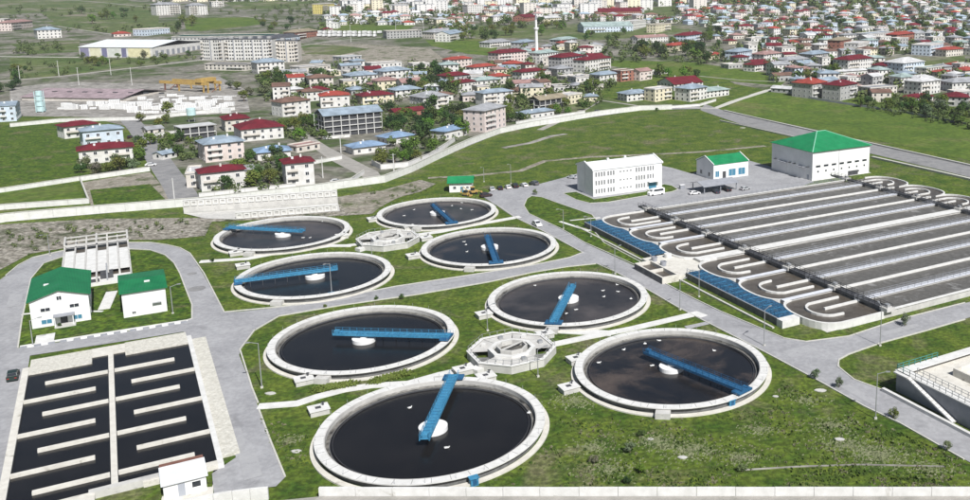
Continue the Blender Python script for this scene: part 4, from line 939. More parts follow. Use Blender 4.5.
vehicle(SUV, 'parked_car', 'dark green car on the road beside the left wall of the black-water basin', 'car', (13.5, 378.5), R(120), (.02, .035, .03))
0 and vehicle(VAN, 'blue_pickup', 'blue-tarped vehicle at the left edge beside the baffled basin', 'van', (9, 411), R(120), (.12, .16, .32))
vehicle(CAR, 'town_car', 'pale car in the street beside the red-roofed house trees', 'car', (151, 166), R(20), WH); vehicle(CAR, 'town_car', 'dark car at the upper end of the sloping street', 'car', (130, 138), R(110), BK)
vehicle(CAR, 'town_car', 'pale car parked before the vacant plot by the lane', 'car', (336, 182.5), R(20), (.6, .6, .6)); vehicle(CAR, 'town_car', 'black car beside the wall road above the green slope', 'car', (598, 112), R(20), BK)
def loader():
    q = G(473, 194); t = thing('backhoe_loader', 'orange backhoe loader standing beside the green-roofed hut', 'loader', (q.x, q.y, 0), R(15)); Y = M['yellow']
    box_part(t, 'chassis', Y, -2.0, -.8, .7, 1.8, .8, 1.5); box_part(t, 'cab', M['glass'], -.9, -.7, 1.5, .6, .7, 2.7); box_part(t, 'cab_roof', Y, -1.0, -.8, 2.7, .7, .8, 2.85)
    a = MB(); a.bar((1.6, 0, 1.3), (3.2, 0, .7), .25); a.box(3.0, -1.0, .15, 3.5, 1.0, .9); part('front_bucket', a, Y, t)
    a = MB(); a.bar((-1.9, 0, 1.3), (-3.4, 0, 3.0), .25); a.bar((-3.4, 0, 3.0), (-4.4, 0, 1.2), .22); a.box(-4.7, -.35, .7, -4.1, .35, 1.3); part('backhoe_arm', a, Y, t)
    for x, r in ((-1.2, .7), (1.2, .5)):
        for y in (-.95, .95): o = obj('wheel', CAR[2], t, (x, y, r)); o.scale = (r / .34, 1.6, r / .34)
    q = G(466, 196); t = thing('backhoe_loader', 'yellow compact loader left of the orange backhoe', 'loader', (q.x, q.y, 0), R(-30))
    box_part(t, 'chassis', Y, -1.2, -.7, .5, 1.2, .7, 1.3); box_part(t, 'cab', M['glass'], -.7, -.6, 1.3, .5, .6, 2.2); a = MB(); a.bar((1.0, 0, 1.2), (2.2, 0, .6), .25); a.box(2.1, -.8, .15, 2.5, .8, .7); part('front_bucket', a, Y, t)
    for x in (-.8, .8):
        for y in (-.8, .8): obj('wheel', CAR[2], t, (x, y, .4))
loader()

# gulls on the tank water
def gull_mesh():
    a = MB(); prof = [(-.42, .02), (-.28, .09), (0, .15), (.2, .13), (.3, .07)]; n = 6
    for x, r in prof: a.v += [(x, r * math.cos(i * math.pi / 3), .12 + r * math.sin(i * math.pi / 3) * .8) for i in range(n)]
    a.f = [(j * n + i, j * n + (i + 1) % n, (j + 1) * n + (i + 1) % n, (j + 1) * n + i) for j in range(4) for i in range(n)] + [tuple(range(n)), tuple(range(4 * n, 5 * n))[::-1]]; a.m = [0] * len(a.f)
    h = MB(); h.cyl(.34, 0, .16, .36, .08, .05, 7); h.box(.40, -.02, .26, .52, .02, .3)
    w = MB(); w.add([(-.5, .05, .24), (.15, .05, .26), (.1, .3, .2), (-.35, .34, .2)], [(0, 1, 2, 3)]); w.add([(-.5, -.05, .24), (.15, -.05, .26), (.1, -.3, .2), (-.35, -.34, .2)], [(3, 2, 1, 0)])
    return a.mesh('body', M['feather']), h.mesh('head', M['feather']), w.mesh('wing', M['feather'])
GU = gull_mesh()
TN = {'A': 'nearest', 'B': 'lower right', 'C': 'middle left', 'D': 'half brown', 'F': 'narrow-bridged', 'H': 'hut-side', 'G': 'farthest left'}
GP = {'A': [(447, 448, 'below the drum'), (410, 408, 'upper left of the drum'), (529, 413, 'beside the far right weir')], 'B': [(599, 363, 'at the left'), (624, 350, 'at the upper left'), (645, 344, 'left of the bridge tip'), (714, 351, 'above the bridge middle'), (659, 341, 'above the bridge tip'), (652, 366, 'left of the drum')],
      'D': [(603, 291, 'upper of the pair right of the drum'), (604, 297, 'lower of the pair right of the drum'), (631, 299, 'near the right rim'), (617, 285, 'upper right'), (618, 292, 'right, alone'), (576, 310, 'right of the bridge foot'), (566, 314, 'below the drum'), (535, 286, 'at the upper left')],
      'F': [(464, 242, 'at the upper left'), (467, 252, 'left, in the glare'), (466, 245, 'between two others')], 'H': [(404, 216, 'leftmost'), (414, 210, 'left of the drum'), (452, 206, 'right of the bridge'), (461, 209, 'right, mid water'), (462, 203, 'far side'), (472, 210, 'at the right')], 'G': [(303, 238, 'left of a pair'), (310, 238, 'right of a pair'), (322, 222, 'far side')]}
for k, L in GP.items():
    for j, (px, py, wh) in enumerate(L):
        q = G(px, py, .36); t = thing('gull', f'white gull floating on the {TN[k]} tank, {wh}', 'gull', (q.x, q.y, .30), R(37 * j + 20), 'gulls on the tank water'); t.scale = (1.05,) * 3
        for n_, me in zip(('body', 'head', 'wing'), GU): obj(n_, me, t)
# loose things on the lawns
for p, s, lb in (((297, 452), .8, 'white slab lying in the grass left of the nearest tank'), ((821, 391), 1.0, 'white board lying on the grass by the main road'), ((271, 394), .9, 'pale flat stone in the grass beside the left footpath'), ((651, 440), .45, 'white stone in the rough grass right of the nearest tank'), ((683, 458), .7, 'grey flat stone in the rough grass near the bottom wall'), ((840, 440), .8, 'pale stone heap in the rough grass near the bottom right'), ((776, 397), .5, 'small white stone on the lawn right of the lower right tank'), ((743, 128), 1.3, 'pale stone lying in the field beside the service road')):
    q = G(*p); a = MB(); a.prism([(s * (1.1 + .3 * math.sin(5 * i)) * math.cos(i * math.pi / 4), s * .7 * math.sin(i * math.pi / 4)) for i in range(8)], 0, .16); o = obj('stone_slab', a.mesh('stone_slab', M['conc'])); o.location = (q.x, q.y, .05); tag(o, lb, 'stone slab')
q = G(682, 189); t = thing('barrier_post', 'small grey gate cabinet on the forecourt right of the office', 'cabinet', (q.x, q.y, 0), SA); box_part(t, 'cabinet', M['gconc'], -1, -.5, 0, 1, .5, 1.6); box_part(t, 'top', M['frame'], -1.1, -.6, 1.6, 1.1, .6, 1.75)
for p, s in (((197, 289), 2.1), ((192, 274), 1.2)):
    q = G(*p); a = MB(); a.cyl(0, 0, .12, .155, s, n=24); o = obj('manhole_cover', a.mesh('manhole_cover', M['asphalt'])); o.location = (q.x, q.y, 0); tag(o, ('large' if s > 1.5 else 'smaller') + ' dark round patch in the paving of the loop road', 'manhole cover')
# ---------------------------------------------------------------- town houses
RC = {'dark red': (.175, .017, .028), 'orange red': (.40, .075, .055), 'pale blue': (.34, .42, .50), 'grey': (.40, .41, .43), 'brown': (.22, .13, .10), 'pale green': (.40, .50, .48), 'tan': (.36, .31, .22), 'white': (.70, .70, .70), 'blue': (.27, .39, .56), 'pink': (.42, .26, .24), 'dark green': (.03, .09, .07), 'dark grey': (.10, .105, .12)}
WC = {'white': (.70, .69, .67), 'pink': (.70, .61, .58), 'cream': (.74, .68, .52), 'grey': (.42, .42, .42), 'pale blue': (.58, .66, .76), 'yellow': (.72, .62, .22), 'brick': (.35, .16, .12), 'pale': (.66, .62, .57)}
HOUSES = []     # (x, y, radius) for keeping fill-in houses and trees off
def town_house(org, az, w, d, h, roof, rc, wc, label, cat='house', near=False, group=None, name='house', frame=False, rise=None):
    z = min(terrain(0, org[1]), terrain(0, org[1] + d)); t = thing(name, label, cat, (org[0], org[1], z), az, group)
    H2 = h + (terrain(0, org[1] + d) - z); rv = rise or min(w, d) * .20
    if frame:
        nf = max(1, round(h / 3)); a = MB(); a.box(.8, .8, -3, w - .8, d - .8, h - .2); part('wall', a, M['dark'], t)  # dark core paints in the shade between the open floors
        a = MB()
        for f in range(nf + 1): a.box(0, 0, f * h / nf - .25, w, d, f * h / nf)
        k = max(2, round(w / 4.5)); kd = max(2, round(d / 5))
        for i in range(k + 1):
            for y in (0, d - .35): a.box((w - .35) * i / k, y, 0, (w - .35) * i / k + .35, y + .35, h)
        for i in range(kd + 1):
            for x in (0, w - .35): a.box(x, (d - .35) * i / kd, 0, x + .35, (d - .35) * i / kd + .35, h)
        part('concrete_frame', a, M['conc_l'], t)
    else:
        a = MB(); a.box(0, 0, -3, w, d, h)
        if roof == 'gable': a.add([(0, 0, h), (0, d, h), (0, d / 2, h + rv)], [(2, 1, 0)]); a.add([(w, 0, h), (w, d, h), (w, d / 2, h + rv)], [(0, 1, 2)])
        part('wall', a, M['housewall'], t, color=WC[wc])
        nf = max(1, round(h / 3.0)); 
        if near:
            for f in range(nf):
                k = max(1, int(w / 3.9)); z_ = h / nf * f + .9
                for i in range(k): window(t, w * (i + .5) / k, 0, z_, 1.2, 1.3)
                k = max(1, int(d / 3.4))
                for i in range(k): window(t, 0, d * (i + .5) / k, z_, 1.1, 1.3, 'l'); window(t, w, d * (i + .5) / k, z_, 1.1, 1.3, 'r')
        else:
            a = MB()
            for f in range(nf):
                z_ = h / nf * f + .9
                for n_, L, fx in ((max(1, int(w / 3.4)), w, 'f'), (max(1, int(d / 3.4)), d, 's')):
                    for i in range(n_):
                        c = L * (i + .5) / n_
                        if fx == 'f': a.box(c - .6, -.06, z_, c + .6, .02, z_ + 1.35)
                        else: a.box(-.06, c - .55, z_, .02, c + .55, z_ + 1.35); a.box(w - .02, c - .55, z_, w + .06, c + .55, z_ + 1.35)
            part('window', a, M['glass'], t, stuff=True)
        if nf > 1 and (near or random.random() < .5):
            a = MB(); x0 = w * random.choice((.05, .55)); 
            for f in range(1, nf): z_ = h / nf * f - .12; a.box(x0, -1.2, z_, x0 + w * .38, -.01, z_ + .14); a.box(x0, -1.22, z_ + .14, x0 + w * .38, -1.14, z_ + .95)
            part('balcony', a, M['housewall'], t, color=WC['white'] if wc != 'white' else WC['pale'])
    a = MB()
    if roof == 'hip': hip(a, w, d, h + .02, rv, .85)
    elif roof == 'gable': gable(a, w, d, h, rv, .5)
    elif roof == 'flat': a.box(-.3, -.3, h + .02, w + .3, d + .3, h + .3)
    elif roof == 'shed': a.add([(-.4, -.5, h + .02), (w + .4, -.5, h + .02), (w + .4, d + .5, h + rv), (-.4, d + .5, h + rv), (-.4, -.5, h + .2), (w + .4, -.5, h + .2), (w + .4, d + .5, h + rv + .2), (-.4, d + .5, h + rv + .2)], [(3, 2, 1, 0), (4, 5, 6, 7), (0, 1, 5, 4), (1, 2, 6, 5), (2, 3, 7, 6), (3, 0, 4, 7)])
    ro = part('roof', a, M['houseroof'], t, color=RC[rc])
    if roof in ('hip', 'gable') and (near or random.random() < .6):
        a = MB(); x, y = w * random.uniform(.25, .75), d * random.uniform(.35, .65); a.box(x - .35, y - .35, h, x + .35, y + .35, h + rv + .7); part('chimney', a, M['housewall'], ro, color=WC['white'])
    if roof == 'flat' and not frame:
        a = MB(); a.line([(0, 0), (w, 0), (w, d), (0, d)], .3, h + .3, h + .8, True); part('parapet', a, M['housewall'], t, color=WC['pale'])
    if near and random.random() < .6:
        a = MB(); x, y = w * .3, d * .3; a.cyl(x, y, h + rv * .4, h + rv * .4 + 1.3, .5, n=10); part('water_tank', a, M['white'], ro)
    cx, cy = org[0] + (w * math.cos(az) - d * math.sin(az)) / 2, org[1] + (w * math.sin(az) + d * math.cos(az)) / 2
    HOUSES.append((cx, cy, math.hypot(w, d) / 2)); return t
def HH(x0, y0, x1, y1, d, h, roof, rc, wc, label, **k):
    a, b = G(x0, y0), G(x1, y1); v = b - a; return town_house((a.x, a.y), math.atan2(v.y, v.x), v.xy.length, d, h, roof, rc, wc, label, **k)
N = dict(near=True)
HH(80, 165, 134, 160, 11, 6.2, 'hip', 'dark red', 'white', 'wide white house with dark red hip roof behind bushes, left of the sloping street', **N)
HH(84, 147, 124, 143, 10, 7.5, 'hip', 'pale blue', 'pale blue', 'pale blue house with blue roof just behind the wide dark red roof', **N)
HH(65, 139, 99, 135, 10, 6.2, 'hip', 'dark red', 'white', 'dark red hip-roofed house peeking out behind the blue-roofed one', **N)
HH(206, 163, 245, 158.5, 13, 8.2, 'hip', 'pale blue', 'pink', 'square pinkish white house with pale blue roof right of the sloping street', **N)
HH(182, 141, 217, 137, 10, 6.5, 'flat', 'white', 'grey', 'unfinished two-storey concrete frame with dark openings beside the orchard', frame=True)
HH(202, 192, 246, 187, 9, 7.2, 'hip', 'dark red', 'white', 'white two-storey house with dark red roof standing on the boundary road', **N)
HH(187, 188, 200, 187, 14, 5.5, 'flat', 'white', 'pale', 'low tan annex with white terrace left of the dark red-roofed house', **N)
HH(258, 161, 291, 158, 11, 3.6, 'hip', 'blue', 'white', 'low house with bright pale blue roof behind the narrow red-roofed one', **N)
HH(287, 187, 315, 184, 10, 9.2, 'hip', 'dark red', 'white', 'narrow three-storey white house with dark red roof beside the vacant plot', **N)
HH(242, 142, 284, 138, 18, 6.2, 'hip', 'dark red', 'white', 'broad crimson-roofed house with white tanks on the roof above the blue roof', **N)
HH(226, 132, 250, 130, 14, 6.5, 'hip', 'dark red', 'pale', 'crimson-roofed wing left behind the broad crimson-roofed house', **N)
HH(283, 117, 311, 113.5, 12, 8.5, 'hip', 'brown', 'white', 'white house with brownish roof left of the orange-red roof', **N)
HH(321, 108, 350, 106, 12, 7.5, 'hip', 'orange red', 'white', 'white house with bright orange-red roof behind the long open block', **N)
HH(325, 138, 383, 132, 14, 11.2, 'gable', 'pale blue', 'grey', 'long three-storey open concrete block under a pale blue roof', frame=True, name='unfinished_block', cat='building')
HH(363, 105, 394, 101.5, 12, 5.5, 'hip', 'dark red', 'cream', 'cream house with dark red roof right of the orange-red one', **N)
HH(424, 111, 449, 107, 15, 8.2, 'hip', 'grey', 'white', 'white block house with pale grey hip roof above the trees', **N)
HH(395, 118, 425, 115, 9, 3.2, 'gable', 'dark red', 'brick', 'low maroon-roofed shed in the trees right of the long open block')
HH(354, 155, 386, 151, 10, 3.2, 'hip', 'blue', 'white', 'left of the twin blue-roofed cottages inside the curved wall', **N)
HH(390, 145, 415, 141, 11, 3.2, 'hip', 'blue', 'white', 'right of the twin blue-roofed cottages inside the curved wall', **N)
HH(445, 140, 467, 135, 9, 4.2, 'hip', 'blue', 'white', 'small white cottage with blue hip roof by the gate of the curved wall', **N)
HH(485, 132.5, 506, 126.5, 13, 11.5, 'hip', 'grey', 'pink', 'tall plain pinkish block house with grey hip roof above the boundary wall', **N)
HH(484, 106, 513, 102, 10, 8, 'hip', 'pale blue', 'white', 'white house with pale blue roof just behind the tall pinkish block', **N)
HH(477, 90, 501, 87, 10, 6.5, 'hip', 'pale green', 'white', 'white house with pale green-blue hip roof in the middle of the town')
HH(460, 93, 476, 90, 10, 7, 'hip', 'dark red', 'white', 'white house with maroon roof left of the pale green-blue roof')
HH(499, 66.5, 527, 62.5, 13, 11, 'hip', 'dark red', 'pink', 'big four-storey pinkish apartment house with dark red roof left of the minaret', cat='apartment house')
HH(451, 71, 472, 68, 10, 9, 'hip', 'orange red', 'pink', 'pink house with terracotta roof on the meadow edge left of the minaret')
HH(474, 75, 497, 72, 10, 6, 'hip', 'orange red', 'white', 'white house with terracotta roof right of the pink one')
HH(522, 81, 546, 77.5, 11, 6.5, 'hip', 'dark red', 'white', 'white house with dark red roof directly below the minaret')
HH(540, 64, 558, 61, 12, 9, 'hip', 'pale green', 'white', 'white mosque hall with grey-green hip roof at the foot of the minaret', cat='mosque', name='mosque')
HH(562, 72, 584, 68, 14, 11.5, 'hip', 'dark red', 'grey', 'large grey and white house with dark red roof right of the mosque', cat='apartment house')
HH(585, 73, 611, 68, 12, 10, 'hip', 'dark red', 'white', 'large white house with dark red roof, second right of the mosque', cat='apartment house')
HH(540, 111, 567, 106, 11, 6.5, 'gable', 'tan', 'grey', 'open dark two-storey frame house with tan roof above the road', frame=True)
HH(568, 105, 582, 102, 10, 6, 'flat', 'white', 'cream', 'cream flat-roofed house right of the tan-roofed open house')
HH(526, 120, 554, 116, 8, 3.6, 'hip', 'pale blue', 'white', 'long low white house with pale blue roof beside the boundary wall', **N)
HH(515, 93, 541, 91, 10, 6.5, 'gable', 'pink', 'white', 'white house with washed pink roof in the middle of the town')
HH(566, 84, 590, 81, 10, 5, 'flat', 'white', 'pale', 'pale flat-roofed house under the large dark red roofs')
HH(600, 84, 619, 81, 11, 6.5, 'hip', 'pale blue', 'white', 'white house with pale blue roof left of the reddish columned house')
HH(621, 82, 636, 80, 11, 8, 'flat', 'brown', 'brick', 'reddish brick house with pale columns right of a pale blue roof')
HH(640, 81, 652, 79, 10, 7, 'gable', 'pink', 'pink', 'narrow salmon house right of the reddish columned house')
HH(627, 102, 651, 99, 11, 5, 'hip', 'pale blue', 'white', 'white house with pale blue hip roof above the white road wall')
HH(655, 102, 672, 99, 10, 8, 'flat', 'white', 'cream', 'stepped cream house between two blue-roofed houses by the road')
HH(690, 102, 707, 98.5, 13, 8.5, 'hip', 'pale blue', 'white', 'tall white house with pale blue roof by the road junction')
HH(706, 98.5, 729, 95, 11, 4.6, 'hip', 'pale green', 'white', 'low white house with pale green-blue roof by the road junction')
HH(674, 91, 703, 87.5, 20, 4.5, 'gable', 'dark red', 'white', 'long dark red-roofed hall behind the tall white blue-roofed house', cat='hall', name='long_hall')
HH(640, 76, 668, 73.5, 8, 2.6, 'flat', 'white', 'white', 'long low white roof on the green strip')
HH(583, 80, 640, 78, 7, 2.4, 'flat', 'pale blue', 'cream', 'long low pale shed behind the reddish columned house')
HH(812, 99, 827, 95.5, 16, 10, 'hip', 'orange red', 'grey', 'left of the twin grey blocks beyond the green field, bright salmon-red roof', cat='apartment block', **N)
HH(840, 101, 857, 97, 14, 10, 'hip', 'dark red', 'grey', 'right of the twin grey blocks beyond the green field, darker red roof', cat='apartment block', **N)
HH(771, 92, 792, 94, 8, 2.8, 'gable', 'white', 'grey', 'long low white-roofed shed left of the twin grey blocks')
HH(870, 96, 897, 93, 12, 5, 'flat', 'grey', 'pale', 'low pale flat-roofed house right of the twin blocks')
HH(921, 96, 940, 92.5, 14, 9.5, 'hip', 'white', 'white', 'white dark-windowed block with white roof near the right edge')
HH(912, 103, 933, 100, 10, 3.2, 'hip', 'dark red', 'white', 'small dark red hip roof before the white dark-windowed block')
HH(944, 106, 968, 107, 14, 6, 'hip', 'dark red', 'grey', 'grey house with dark red roof at the right edge above the field')
HH(952, 92, 985, 90, 14, 6.5, 'hip', 'grey', 'white', 'grey-roofed white house at the right edge')
HH(903, 75.5, 924, 72, 18, 9.5, 'hip', 'white', 'pale blue', 'large pale blue and white house with white roof near the right edge')
HH(884, 74, 898, 71.5, 12, 6.5, 'hip', 'dark red', 'grey', 'dark red-roofed grey house left of the large pale blue one')
HH(926, 75, 943, 72, 10, 5, 'flat', 'pale green', 'pale', 'pale green flat-roofed house right of the large pale blue one')
HH(848, 72, 872, 68, 15, 9.5, 'hip', 'dark red', 'white', 'white and blue-grey house with dark red roof behind a white canopy roof')
HH(838, 77, 868, 74, 7, 4, 'hip', 'white', 'white', 'flat white canopy-like roof before the dark red-roofed white house')
HH(858, 54, 869, 50.5, 14, 9.5, 'flat', 'white', 'white', 'bright white cube house in the hillside town')
HH(840, 51, 851, 48, 13, 10, 'hip', 'tan', 'brick', 'brick-coloured tall house with tan roof beside the white cube house')
HH(868, 43, 893, 39, 16, 9, 'flat', 'pale blue', 'white', 'big white house with dark loggia and pale blue flat roof')
HH(897, 43, 914, 40, 13, 8.5, 'hip', 'orange red', 'brick', 'rust-coloured house right of the dark loggia house')
HH(930, 56, 943, 52.5, 18, 9.5, 'flat', 'white', 'pale blue', 'pale blue-white long house near the right edge of the hillside')
HH(946, 57, 963, 55, 12, 6.5, 'hip', 'orange red', 'pale', 'red-roofed house beside the trees at the right edge')
HH(764, 64, 781, 61, 13, 8, 'hip', 'pink', 'white', 'white house with pinkish red roof above the green strip')
HH(755, 72, 767, 69.5, 11, 5.5, 'hip', 'dark red', 'white', 'small white house with maroon roof under the pinkish red one')
HH(738, 63, 752, 60, 13, 9.5, 'hip', 'pale blue', 'pale blue', 'pale blue house left of the pinkish red roof')
HH(787, 67, 809, 64, 13, 5.5, 'hip', 'grey', 'pale', 'grey-roofed pale house right of the pinkish red roof')
HH(812, 62, 829, 59, 13, 6.5, 'hip', 'pale blue', 'grey', 'pale blue-roofed grey house in the hillside trees')
HH(673, 52, 689, 49, 11, 6, 'hip', 'orange red', 'cream', 'cream house with bright red roof in front of dark trees')
HH(710, 60, 723, 57.5, 10, 4, 'hip', 'orange red', 'cream', 'small orange-red roof among dark trees right of centre')
HH(686, 44, 704, 40, 14, 8.5, 'hip', 'dark red', 'pale blue', 'pale blue house with crimson roof above the bright red one')
HH(638, 44, 668, 41, 12, 6, 'gable', 'pink', 'white', 'long white house with faded pink roof')
HH(634, 30, 646, 27, 14, 10, 'flat', 'white', 'white', 'white cube-like block behind the pale green hall')
HH(656, 33, 671, 30, 12, 9, 'flat', 'tan', 'cream', 'cream cube-like block right of the pale green hall')
HH(584, 33, 633, 31, 24, 7, 'gable', 'pale green', 'pale blue', 'long pale green industrial hall in the upper middle', cat='hall', name='industrial_hall')
HH(595, 17, 642, 15, 24, 7, 'gable', 'dark red', 'brick', 'long rust-red roofed hall near the top', cat='hall', name='industrial_hall')
HH(525, 22, 537, 20, 18, 6, 'gable', 'dark red', 'brick', 'dark red hall just left of the minaret top', cat='hall', name='industrial_hall')
HH(544, 23, 562, 21, 14, 6, 'hip', 'white', 'cream', 'cream low hall just right of the minaret top', cat='hall', name='industrial_hall')
HH(468, 16, 484, 15, 14, 15, 'flat', 'white', 'white', 'tall white apartment tower near the top centre', cat='apartment block', name='apartment_block')
HH(490, 48, 512, 45, 14, 5, 'hip', 'grey', 'white', 'grey hip-roofed white house left of the minaret behind the big red roof')
HH(522, 50, 535, 47, 12, 7, 'hip', 'pale blue', 'grey', 'grey-blue roofed house immediately left of the minaret')
HH(560, 46, 577, 43, 12, 6, 'hip', 'pale green', 'grey', 'grey-green roofed house right of the minaret in the trees')
HH(450, 42, 463, 38, 16, 8, 'gable', 'pale blue', 'white', 'pale blue-roofed house at the left of the central trees')
HH(434, 39, 460, 36, 18, 7, 'hip', 'grey', 'pale', 'wide grey hip-roofed hall near the top centre', cat='hall', name='industrial_hall')
HH(387, 39, 422, 37, 14, 8, 'flat', 'dark grey', 'grey', 'dark modern glass hall beside the vehicle lot', cat='hall', name='modern_hall')
# left town
HH(258, 75, 285, 72.5, 14, 9.5, 'hip', 'pale blue', 'white', 'white three-storey building with pale blue roof before the apartment rows', cat='apartment block', name='apartment_block')
HH(300, 76, 331, 72, 13, 6.5, 'flat', 'grey', 'pale', 'grey flat-roofed house with open terrace right of the apartment rows')
HH(342, 67, 362, 64.5, 12, 8, 'flat', 'pale blue', 'grey', 'grey house with light flat roof and maroon annex')
HH(351, 85, 378, 82, 13, 6.5, 'hip', 'pale blue', 'white', 'white house with pale blue hip roof left of a similar wider one')
HH(384, 83, 411, 79.5, 13, 8.5, 'hip', 'pale blue', 'white', 'wider white house with pale blue hip roof')
HH(372, 72, 402, 69, 12, 6.5, 'flat', 'grey', 'white', 'long white flat-roofed house behind two pale blue roofs')
HH(396, 98, 422, 95, 12, 5, 'hip', 'pale blue', 'white', 'low house with pale blue roof behind the pale grey hip roof')
HH(447, 86, 470, 83, 12, 7, 'hip', 'dark red', 'grey', 'grey house with dark red roof above the round trees')
HH(12, 31, 33, 27, 14, 9.5, 'hip', 'pink', 'pink', 'pinkish three-storey house near the top left corner', cat='apartment house')
HH(38, 39, 62, 37.5, 16, 9.5, 'hip', 'pale blue', 'white', 'white house with side balconies below the pinkish one at top left', cat='apartment house')
HH(5, 27, 11, 25, 10, 9, 'flat', 'grey', 'pink', 'partly cropped pink house at the left edge')
HH(114, 37, 131, 36, 12, 3.5, 'hip', 'orange red', 'pink', 'small pink house with orange-red roof above the white warehouse')
HH(145, 36, 170, 33, 16, 7, 'flat', 'white', 'pale blue', 'white and blue flat-roofed villa above the white warehouse')
HH(157, 15.5, 181, 14, 16, 15, 'hip', 'grey', 'white', 'white balconied apartment block at top left with a grey roof, the wider one', cat='apartment block', name='apartment_block')
HH(190, 15.5, 208, 14.5, 16, 14, 'hip', 'grey', 'white', 'white balconied apartment block right of the wider one at top left', cat='apartment block', name='apartment_block')
HH(212, 7, 224, 6.5, 14, 8, 'flat', 'white', 'white', 'small bright white house above the apartment blocks at top left')
HH(0, 122, 17, 121, 18, 9, 'gable', 'pale blue', 'pale blue', 'pale blue barn cut by the left edge beside the block yard', cat='barn', name='barn', **N)
HH(322, 14, 335, 12, 14, 14, 'flat', 'grey', 'yellow', 'yellow apartment building at the top left of centre', cat='apartment block', name='apartment_block')
HH(250, 48, 300, 40, 16, 7, 'gable', 'dark grey', 'pale blue', 'long dark-roofed building behind the apartment rows')
HH(296, 40, 318, 36, 14, 8, 'hip', 'tan', 'brick', 'brown and tan house left of the vehicle lot')

HH(163, 160, 177, 157, 6, 2.4, 'gable', 'pale blue', 'white', 'small shed with pale blue roof beside the sloping street')
HH(297, 153, 320, 149, 7, 2.8, 'flat', 'pink', 'pale', 'low pinkish flat roof above the vacant plot')
HH(236, 178, 256, 175, 7, 2.6, 'gable', 'grey', 'pale', 'grey garden shed among bushes between the two red-roofed houses')
HH(148, 135, 164, 133, 7, 2.6, 'gable', 'grey', 'pale', 'grey shed at the top of the orchard')
def slab_block(x0, y0, x1, y1, d, h, label, ns, wc='white'):
    a_, b_ = G(x0, y0), G(x1, y1); v = b_ - a_; w = v.xy.length; az = math.atan2(v.y, v.x)
    t = thing('apartment_block', label, 'apartment block', (a_.x, a_.y, terrain(0, a_.y)), az)
    a = MB(); a.box(0, 0, -3, w, d, h); part('wall', a, M['housewall'], t, color=WC[wc]); a = MB(); a.box(-.3, -.3, h, w + .3, d + .3, h + .5); part('roof', a, M['houseroof'], t, color=RC['dark grey'])
    nf = round(h / 3); 
    for c in range(ns):
        xx = w * (c + .5) / ns; a = MB()
        for f in range(nf):
            for dx in (-2.2, 0, 2.2): a.box(xx + dx - .6, -.06, f * h / nf + .9, xx + dx + .6, .02, f * h / nf + 2.3)
            for y in (d * .3, d * .7): a.box(-.06, y - .6, f * h / nf + .9, .02, y + .6, f * h / nf + 2.3) if c == 0 else None
        part('window', a, M['glass'], t, stuff=True)
        a = MB(); a.box(xx + w / ns * .36, -.05, 0, xx + w / ns * .46, -.01, h); part('recess', a, M['gconc'], t)
    a = MB()
    for f in range(1, nf): a.box(w - 2.6, -1.3, f * h / nf - .1, w - .2, -.02, f * h / nf + .9); a.box(.2, -1.3, f * h / nf - .1, 2.4, -.02, f * h / nf + .9)
    part('balcony', a, M['housewall'], t, color=WC['pale']); a = MB()
    for c in range(ns): a.box(w * (c + .5) / ns - 1.5, d * .4, h + .5, w * (c + .5) / ns + 1.5, d * .7, h + 2.2)
    part('roof_house', a, M['housewall'], t, color=WC['grey'])
    HOUSES.append(((a_.x + b_.x) / 2, (a_.y + b_.y) / 2 + d / 2, w / 2 + 4))
slab_block(202, 60, 223, 60.5, 13, 18, 'seven-storey white apartment slab, leftmost of the row right of the warehouse', 2)
slab_block(226, 60.5, 273, 60, 13, 18.5, 'long seven-storey white apartment slab with many dark windows, middle of the row', 5)
slab_block(277, 62.5, 299, 62, 14, 18.5, 'seven-storey balconied apartment tower, rightmost of the row', 2, 'pale')
HH(205, 70, 246, 71, 16, 4.5, 'flat', 'dark grey', 'pale', 'dark flat-roofed depot in front of the white apartment slabs', cat='depot', name='depot')
HH(172, 44, 272, 42, 40, 7, 'flat', 'dark green', 'grey', 'very long dark green roof behind the white apartment slabs', cat='hall', name='market_hall', rise=2)

def warehouse():
    a_, b_ = G(80, 57), G(153, 58); v = b_ - a_; w = v.xy.length; d, h = 75, 9
    t = thing('warehouse', 'long white-roofed warehouse with cream and violet-grey wall panels at upper left', 'warehouse', (a_.x, a_.y, terrain(0, a_.y)), math.atan2(v.y, v.x))
    a = MB(); a.box(0, 0, -3, w, d, h); part('wall', a, M['housewall'], t, color=WC['white']); a = MB(); gable(a, w, d, h, 4.5, .6); part('roof', a, M['roofwhite'], t)
    for x0, x1, c in ((.01, .13, (.25, .24, .36)), (.15, .29, (.72, .70, .52)), (.31, .38, (.20, .20, .33)), (.40, .55, (.66, .69, .66)), (.58, .645, (.18, .18, .30)), (.67, .97, (.74, .70, .46))):
        a = MB(); a.box(w * x0, -.15, .3, w * x1, -.02, h - .8); part('wall_panel', a, M['housewall'], t, color=c)
    for j in range(9): a = MB(); a.box(w + .02, 4 + j * 7.8, 1, w + .12, 8 + j * 7.8, 6); part('side_opening', a, M['gconc'], t)
    HOUSES.append(((a_.x + b_.x) / 2, a_.y + 40, 50))
warehouse()
